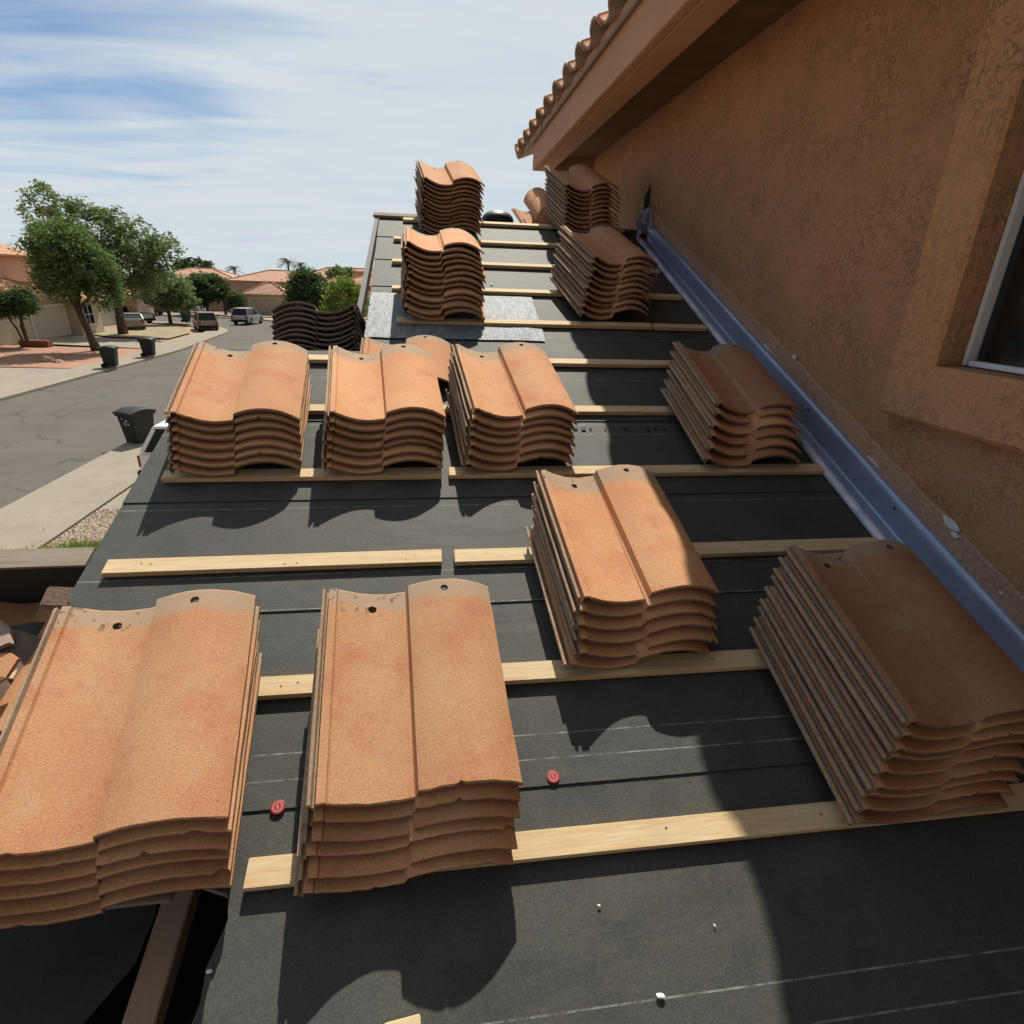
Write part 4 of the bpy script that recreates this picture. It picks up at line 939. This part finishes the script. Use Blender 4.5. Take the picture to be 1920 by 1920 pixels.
tree('mesquite_tree', (-26.4,55.2,GZ), [(0,0,7.6,1.9,1.8,1.7),(-3.9,0,10.2,1.2,1.1,1.0),(-2.6,0,9.2,1.6,1.3,1.1),(-1.2,.2,9.4,1.1,1.1,.8),(-4.8,0,8.8,.9,.9,.8),(2.6,.2,6.6,1.9,1.8,1.3),(4.2,0,6.9,1.4,1.3,1.1),(1.4,0,5.2,2.2,2.0,1.5),(3.4,.3,4.8,1.5,1.4,1.0),(.8,.3,9.0,1.3,1.2,.8),(-1.6,0,6.2,1.7,1.5,1.5),(2.3,0,8.4,1.1,1,.7),(4.9,.1,5.9,.7,.7,.5),(1.7,0,3.6,1.6,1.4,.9)], 17000, .15, M['leaf_o'],
     [([(0,0,-.1),(0,0,1.2),(.1,0,3.0)],[.42,.34,.28]),([(.1,0,2.9),(.6,0,4.8),(1.6,.1,6.8),(2.3,0,8.2)],[.24,.18,.11,.03]),([(.1,0,2.9),(-.4,0,5),(-1.6,0,7.6),(-3.8,0,10)],[.2,.15,.08,.03]),([(.3,0,3.4),(1.8,.1,4.9),(3.4,.1,6.0),(4.5,.1,6.8)],[.17,.12,.07,.03])],
     'airy olive-green tree with thick dark trunk, right of the bright green mesquite', 2, group='tall street trees at the left')
tree('round_tree', (-27.5,44.3,GZ), [(-.9,0,2.75,1.3,1.1,.75),(.2,0,2.9,1.0,1.0,.8),(-2.3,.2,2.6,1.1,.9,.6)], 9000, .11, M['leaf_d'],
     [([(.1,0,-.1),(.1,0,1.2),(.1,0,2.4)],[.13,.1,.08]),([(-.1,.1,-.1),(-.4,.1,1.2),(-.9,.1,2.3)],[.07,.06,.05]),([(0,.1,.3),(-.1,.1,1.3),(.4,.1,2.5)],[.05,.05,.04])],
     'small round-topped tree at the left picture edge in front of the garage', 3)
tree('shade_tree', (-27.6,68,GZ), [(0,0,3.3,2.2,1.8,1.6),(1.0,0,2.4,1.8,1.6,1.0)], 9000, .19, M['leaf_o'], [([(0,0,-.1),(0,0,2.5)],[.2,.15])], 'mid-height olive tree behind the dark trunk near the bend', 4)
tree('shade_tree', (-29.4,84.5,GZ), [(0,0,3.1,2.5,2.2,1.7),(1.0,0,3.3,1.6,1.6,1.3)], 8000, .2, M['leaf_d'], [([(0,0,-.1),(0,0,2.5)],[.2,.15])], 'rounded dense dark tree left of the far row of houses', 5)
tree('evergreen_tree', (-13.1,68.5,GZ), [(0,0,3.2,2.2,2.0,2.2),(-.3,0,4.8,1.4,1.3,1.0),(1.0,0,4.2,1.1,1.1,1.1)], 11000, .17, M['leaf_d'], [([(0,0,-.1),(0,0,2.5)],[.2,.15])], 'dark bushy evergreen tree behind the dark tile stack', 6)
tree('lime_tree', (-7.6,57,GZ), [(-.2,0,3.0,1.5,1.5,1.8),(-.8,0,4.4,.7,.8,.6),(.7,0,4.0,.9,.9,.7),(1.5,0,2.8,.6,.7,.9),(-1.5,0,3.3,.5,.6,.7),(.1,0,4.9,.4,.4,.5)], 7500, .13, M['leaf_l'], [([(0,0,-.1),(0,0,2.5)],[.14,.1])], 'yellow-green tree beside the roof edge', 7, droop=.05)
tree('shrub', (-25.3,83.5,GZ), [(0,0,1.7,1.1,1.0,1.2)], 1800, .18, M['leaf_d'], [([(0,0,-.1),(0,0,1.5)],[.08,.06])], 'bushy green shrub in front of the far garage, left of the teal bin', 8, cat='shrub')
tree('shade_tree', (-42,118,GZ), [(0,0,6.1,3.4,2.0,1.3)], 2500, .3, M['leaf_d'], [([(0,0,-.1),(0,0,5)],[.3,.2])], 'distant tree top peeking over the left end of the far roofs', 9)
tree('shade_tree', (-17,121,GZ), [(0,0,6.0,2.6,2.0,1.0)], 2000, .3, M['leaf_o'], [([(0,0,-.1),(0,0,5)],[.3,.2])], 'distant tree top peeking over roofs above the lime tree', 10)
def palm(loc, h_, fr, label, seed):
    rnd = random.Random(seed); o = empty('palm_tree', loc); tag(o, label, 'palm tree', 'palms above the far roofs')
    mb = MB(); mb.tube([(0,0,-.1),(0,0,h_*.5),(.05,0,h_)], [.2,.16,.14], 8); mb.build('trunk', M['bark'], o)
    mb = MB()
    for k in range(26):
        a = rnd.uniform(0, 6.283); el = rnd.uniform(-.3, 1.35); pts = []
        for i in range(6):
            t = i/5; r = fr*t
            pts.append(Vector((math.cos(a)*r*math.cos(el*(1-t*.4)), math.sin(a)*r*math.cos(el*(1-t*.4)), h_+r*math.sin(el)*(1-.45*t)-.35*fr*t*t)))
        side = Vector((-math.sin(a), math.cos(a), 0))
        for i in range(5):
            for q in (-1,1):
                for u in (0,.5):
                    p = pts[i].lerp(pts[i+1], u); d = (pts[i+1]-pts[i]).normalized()
                    tip = p+side*q*fr*.22*(1-.4*i/5)+d*.12*fr-Vector((0,0,.05*fr))
                    mb.add([p, p+d*.07*fr, tip], [(0,1,2)])
    mb.build('crown', M['leaf_p'], o)
palm((-27.4,85.2,GZ), 4.5, 1.0, 'short slim palm in front of the far pink house', 1)
palm((-32.4,108,GZ), 5.9, 1.7, 'palm behind the far roofs, leftmost above the ridge line', 2)
palm((-24.9,113.5,GZ), 7.4, 2.2, 'largest palm crown above the far roofs', 3)
palm((-21.7,108,GZ), 6.9, 1.6, 'smaller palm just right of the largest palm', 4)
# grass tuft by the pavement
mb = MB(); rnd = random.Random(4)
for k in range(2600):
    x = -6.7+rnd.gauss(0,.42); y = 10.75+rnd.gauss(0,.22); p = Vector((x,y,GZ-.03)); a = rnd.uniform(0,6.3); hgt = rnd.uniform(.05,.16)
    s_ = Vector((math.cos(a),math.sin(a),0))*.012; tip = p+Vector((rnd.uniform(-.05,.05),rnd.uniform(-.05,.05),hgt)); mb.add([p-s_, p+s_, tip], [(0,1,2)])
o = mb.build('grass_patch', M['leaf_l']); tag(o, 'patch of yellow-green grass at the edge of the gravel', 'grass', kind='stuff')
mb = MB(); rnd = random.Random(5)
for k in range(5200):
    x = rnd.uniform(-7.5,-5.2); y = rnd.uniform(9.4,13.0); s_ = rnd.uniform(.02,.055); p = Vector((x,y,GZ-.02)); c_ = []
    a = rnd.uniform(0,6.3)
    for q in range(4): t = a+q*1.57+rnd.uniform(-.3,.3); c_.append(p+Vector((math.cos(t)*s_, math.sin(t)*s_, 0)))
    c_.append(p+Vector((rnd.uniform(-.3,.3)*s_, rnd.uniform(-.3,.3)*s_, s_*rnd.uniform(.6,1)))); mb.add(c_, [(0,1,4),(1,2,4),(2,3,4),(3,0,4)])
o = mb.build('loose_gravel', mat('stones',(.42,.32,.24),.9,c2=(.55,.47,.38),ns=9,c3=(.22,.15,.11),fine=.3,fs=12)); tag(o, kind='stuff', label='brown landscaping gravel along the near pavement', cat='gravel')
# yard objects
mb = MB(); mb.box(-.9,-.35,-.02,.9,.35,.42,b=.06); o = mb.build('planter_box', mat('red_block',(.22,.075,.045),.85), loc=(-27.0,44.5,GZ)); tag(o, 'low dark red planter block beside the round tree', 'planter')
def rock(loc, s_, lab, seed):
    bm = bmesh.new(); bmesh.ops.create_icosphere(bm, subdivisions=3, radius=1)
    for q in bm.verts: q.co = Vector((q.co.x*s_[0], q.co.y*s_[1], q.co.z*s_[2]))*(1+.3*noise.noise(q.co*1.7+Vector((seed,0,0))))
    me = bpy.data.meshes.new('boulder'); bm.to_mesh(me); bm.free(); me.materials.append(M['rock']); o = link('boulder', me, loc=loc); tag(o, lab, 'boulder')
M['rock'] = mat('pale_rock', (.52,.36,.27), .9, c2=(.42,.28,.2), ns=3)
rock((-22.3,37.2,GZ+.05), (.42,.3,.26), 'larger pale boulder on the red gravel yard', 1); rock((-21.5,36.9,GZ), (.26,.22,.15), 'smaller pale boulder beside the larger one on red gravel', 5)
# ------------------------------------------------------------ wheelie bins
def bin_(loc, rz, label, body, mark=True, s=1.0):
    o = empty('wheelie_bin', loc, rz); o.scale = (s,s,s); tag(o, label, 'wheelie bin', 'wheelie bins put out at the kerb')
    mb = MB(); b0, b1 = (.23,.25), (.30,.33); n = []
    for z, (hx, hy) in ((.06,b0),(.88,b1),(.88,(.335,.365)),(.97,(.345,.375)),(.97,(.31,.34)),(.90,(.30,.33))):
        n += [(-hx,-hy,z),(hx,-hy,z),(hx,hy,z),(-hx,hy,z)]
    fs = [(3,2,1,0)]
    for k in range(5):
        for i in range(4): fs.append((4*k+i, 4*k+(i+1) % 4, 4*k+4+(i+1) % 4, 4*k+4+i))
    mb.add(n, fs); mb.box(-.2,-.262,.30,-.17,-.24,.8); mb.box(.17,-.262,.30,.2,-.24,.8)
    mb.build('body', body, o)
    mb = MB(); vs = []; fs = []
    for j in range(9):
        t = j/8; y = -.40+.80*t; z = .985+.075*math.sin(math.pi*t)
        for i in range(7):
            u = i/6*2-1; vs.append((u*.36, y, z+.03*(1-u*u)))
    for j in range(8):
        for i in range(6): a = j*7+i; fs.append((a,a+1,a+8,a+7))
    nn = len(vs); edge = [j*7 for j in range(9)]+[56+i for i in range(1,7)]+[j*7+6 for j in range(7,-1,-1)]+[i for i in range(5,0,-1)]
    low = [(vs[e][0]*1.01, vs[e][1]*1.01, .955) for e in edge]; vs += low; L_ = len(edge)
    for k in range(L_): fs.append((edge[k], edge[(k+1) % L_], nn+(k+1) % L_, nn+k))
    mb.add(vs, fs); mb.build('lid', body, o, smooth=False)
    mb = MB(); mb.tube([(-.26,.40,.93),(.26,.40,.93)], .018, 8); mb.box(-.27,.33,.90,-.24,.41,.94); mb.box(.24,.33,.90,.27,.41,.94); mb.build('handle', M['rubber'], o)
    for q in (-1,1):
        mb = MB(); mb.tube([(q*.26,.27,.12),(q*.31,.27,.12)], .12, 16); mb.build('wheel', M['rubber'], o)
    if mark:
        mb = MB()
        for (x0,z0,x1,z1) in ((-.02,.72,.05,.78),(-.09,.66,-.04,.71),(-.10,.63,.12,.65),(.06,.66,.10,.70),(-.16,.79,-.10,.82)):
            zc = (z0+z1)/2; yy = -(.25+(.08)*(zc-.06)/.82)-.006
            mb.box(x0, yy-.002, z0, x1, yy+.004, z1)
        mb.build('emblem', mat('faded_white',(.5,.5,.5),.7), o)
    return o
bin_((-9.25,19.0,GZ-.12), rad(-28), 'black wheelie bin with faded white emblem, nearest one on the near kerb', M['black_pl'], True, 1.1)
bin_((-17.75,35.1,GZ-.0), rad(100), 'dark bin at the left kerb, the nearer of the two under the trees', mat('green_black_plastic',(.018,.03,.024),.45), False, 1.08)
bin_((-17.85,40.0,GZ-.0), rad(95), 'dark bin at the left kerb, the farther of the two under the trees', M['black_pl'], False, 1.08)
bin_((-27.2,71.2,GZ-.1), rad(150), 'dark blue-grey bin far off on the left kerb near the bend', mat('navy_plastic',(.03,.04,.06),.5), False, 1.15)
bin_((-23.4,76.0,GZ-.1), rad(20), 'teal wheelie bin beside the grey off-roader', mat('teal_plastic',(.03,.13,.17),.5), False, 1.2)
bin_((-17.0,69.0,GZ-.1), rad(10), 'dark bin half hidden at the left of the dark tile stack', M['black_pl'], False, 1.2)
# ------------------------------------------------------------ vehicles
def car(name, loc, rz, label, paint, L=4.6, Wd=1.85, H=1.7, kind='suv', hood=.95, cat='car'):
    """front towards +y"""
    o = empty(name, loc, rz); tag(o, label, cat)
    hl = L/2; wl = .33
    if kind == 'suv': side = [(-hl,.42),(-hl+.02,.95),(-hl+.08,1.02),(hl-1.25,1.04),(hl-.25,.90),(hl-.03,.72),(hl,.42)]; cab = (-hl+.12,hl-1.25,-hl+.42,hl-2.0)
    elif kind == 'pickup': side = [(-hl,.5),(-hl,1.02),(-hl+.1,1.05),(hl-1.35,1.06),(hl-.2,1.0),(hl,.85),(hl,.5)]; cab = (-.55,hl-1.3,-.40,hl-2.0)
    else: side = [(-hl,.40),(-hl+.02,.85),(-hl+.1,.95),(hl-1.2,.95),(hl-.2,.8),(hl,.65),(hl,.40)]; cab = (-hl+.5,hl-1.15,-hl+1.1,hl-1.9)
    bm = bmesh.new(); w2 = Wd/2
    # wheel arches cut out of the profile
    prof = side[:]; pr = []
    for cy in (hl-.85, -hl+.85):
        for k in range(7):
            t = math.pi*k/6; pr.append((cy+.40*math.cos(t), .34+.40*math.sin(t) if math.sin(t) > .05 else .34))
    poly = side+[(hl-.2,.30)]+pr[:7]+pr[7:]+[(-hl+.2,.30)]
    a = [bm.verts.new((-w2, y, z)) for y, z in poly]; b = [bm.verts.new((w2, y, z)) for y, z in poly]
    bm.faces.new(a); bm.faces.new(b[::-1]); n = len(poly)
    for i in range(n): bm.faces.new((a[i], b[i], b[(i+1) % n], a[(i+1) % n]))
    bmesh.ops.recalc_face_normals(bm, faces=bm.faces)
    bmesh.ops.bevel(bm, geom=[e for e in bm.edges if abs(e.verts[0].co.x-e.verts[1].co.x) < 1e-6 and max(e.verts[0].co.z, e.verts[1].co.z) > .6], offset=.05, segments=2, affect='EDGES')
    me = bpy.data.meshes.new('body'); bm.to_mesh(me); bm.free(); me.materials.append(paint); link('body', me, o)
    y0, y1, y2, y3 = cab; z0 = 1.03 if kind != 'sedan' else .94; ins_ = .20
    gl = [(-w2+.06,y0,z0),(w2-.06,y0,z0),(w2-.06,y1,z0),(-w2+.06,y1,z0),(-w2+ins_,y2,H-.06),(w2-ins_,y2,H-.06),(w2-ins_,y3,H-.06),(-w2+ins_,y3,H-.06)]
    mb = MB(); mb.add(gl, [(0,3,2,1),(4,5,6,7),(0,1,5,4),(1,2,6,5),(2,3,7,6),(3,0,4,7)]); mb.build('windows', M['glass'], o)
    mb = MB(); mb.box(-w2+ins_-.02,y2-.03,H-.06,w2-ins_+.02,y3+.03,H,b=.02)
    G = [Vector(g) for g in gl]
    for (p, q) in ((0,4),(1,5),(2,6),(3,7)): mb.tube([G[p], G[q]], .05, 6)
    ym = (y2+y3)/2
    for s_ in (-1,1): mb.tube([(s_*(w2-.07),ym,z0),(s_*(w2-ins_),ym,H-.05)], .045, 6)
    mb.build('roof', paint, o)
    for cy in (hl-.85, -hl+.85):
        for s_ in (-1,1):
            mb = MB(); mb.tube([(s_*(w2-.22),cy,wl),(s_*(w2+.01),cy,wl)], wl, 18); wv = mb.build('wheel', M['rubber'], o)
            mb = MB(); mb.tube([(s_*(w2+.0),cy,wl),(s_*(w2+.02),cy,wl)], wl*.6, 12); mb.build('rim', mat_rim, wv)
    for s_ in (-1,1):
        mb = MB(); x0_, x1_ = (w2-.28, w2-.04) if s_ > 0 else (-w2+.04, -w2+.28)
        zt = .95 if kind == 'suv' else .9
        mb.box(x0_,-hl-.015,zt-.28,x1_,-hl+.04,zt,b=.01); mb.build('tail_light', M['red'], o)
        mb = MB(); mb.box(x0_,hl-.1,.62,x1_,hl+.01,.76,b=.01); mb.build('headlight', M['white'], o)
    mb = MB(); mb.box(-w2+.02,-hl-.08,.36,w2-.02,-hl+.05,.58,b=.03); mb.build('bumper', M['rubber'] if kind != 'sedan' else paint, o)
    if kind == 'pickup':
        mb = MB(); mb.box(-w2+.08,-hl+.08,1.045,w2-.08,-.62,1.062); mb.build('truck_bed', M['rubber'], o)
    return o
mat_rim = mat('rim_metal', (.5,.5,.5), .35, .8)
P = lambda n, c: mat(n, c, .3, .2, .5)
car('parked_car', (-22.0,62.0,GZ-.12), rad(26), 'tan sport utility car with dark rear window at the bend', P('tan_paint',(.30,.25,.19)), 4.4,1.75,1.72)
car('parked_car', (-20.6,71.2,GZ-.12), rad(-8), 'silver-grey off-roader with black trim parked beside the teal bin', P('silver_paint',(.48,.50,.52)), 4.3,1.9,1.75)
car('pickup_truck', (-31.4,67.3,GZ), rad(62), 'white pickup truck beyond the lawn, left of the thick trunk gap', P('white_paint',(.75,.75,.74)), 5.4,1.95,1.75,'pickup', cat='truck')
car('parked_car', (-28.2,61.2,GZ), rad(25), 'low grey-green car half hidden in the shade of the thick trunk', P('greygreen_paint',(.28,.30,.26)), 4.5,1.8,1.35,'sedan')
car('parked_car', (-33.2,88.5,GZ), rad(75), 'white car parked in front of the far pink house', P('white_paint_far',(.8,.8,.8)), 4.8,1.9,1.5,'sedan')
car('parked_car', (-36.4,82.2,GZ-.1), rad(88), 'black sport utility car in the shade left of the far white car', P('black_paint',(.02,.02,.022)), 4.9,1.9,1.8)
car('parked_car', (-4.78,14.9,GZ), rad(-90), 'white car tail with red lamp showing beside the roof edge', P('white_paint_near',(.80,.81,.83)), 4.4,1.85,1.62, 'suv')
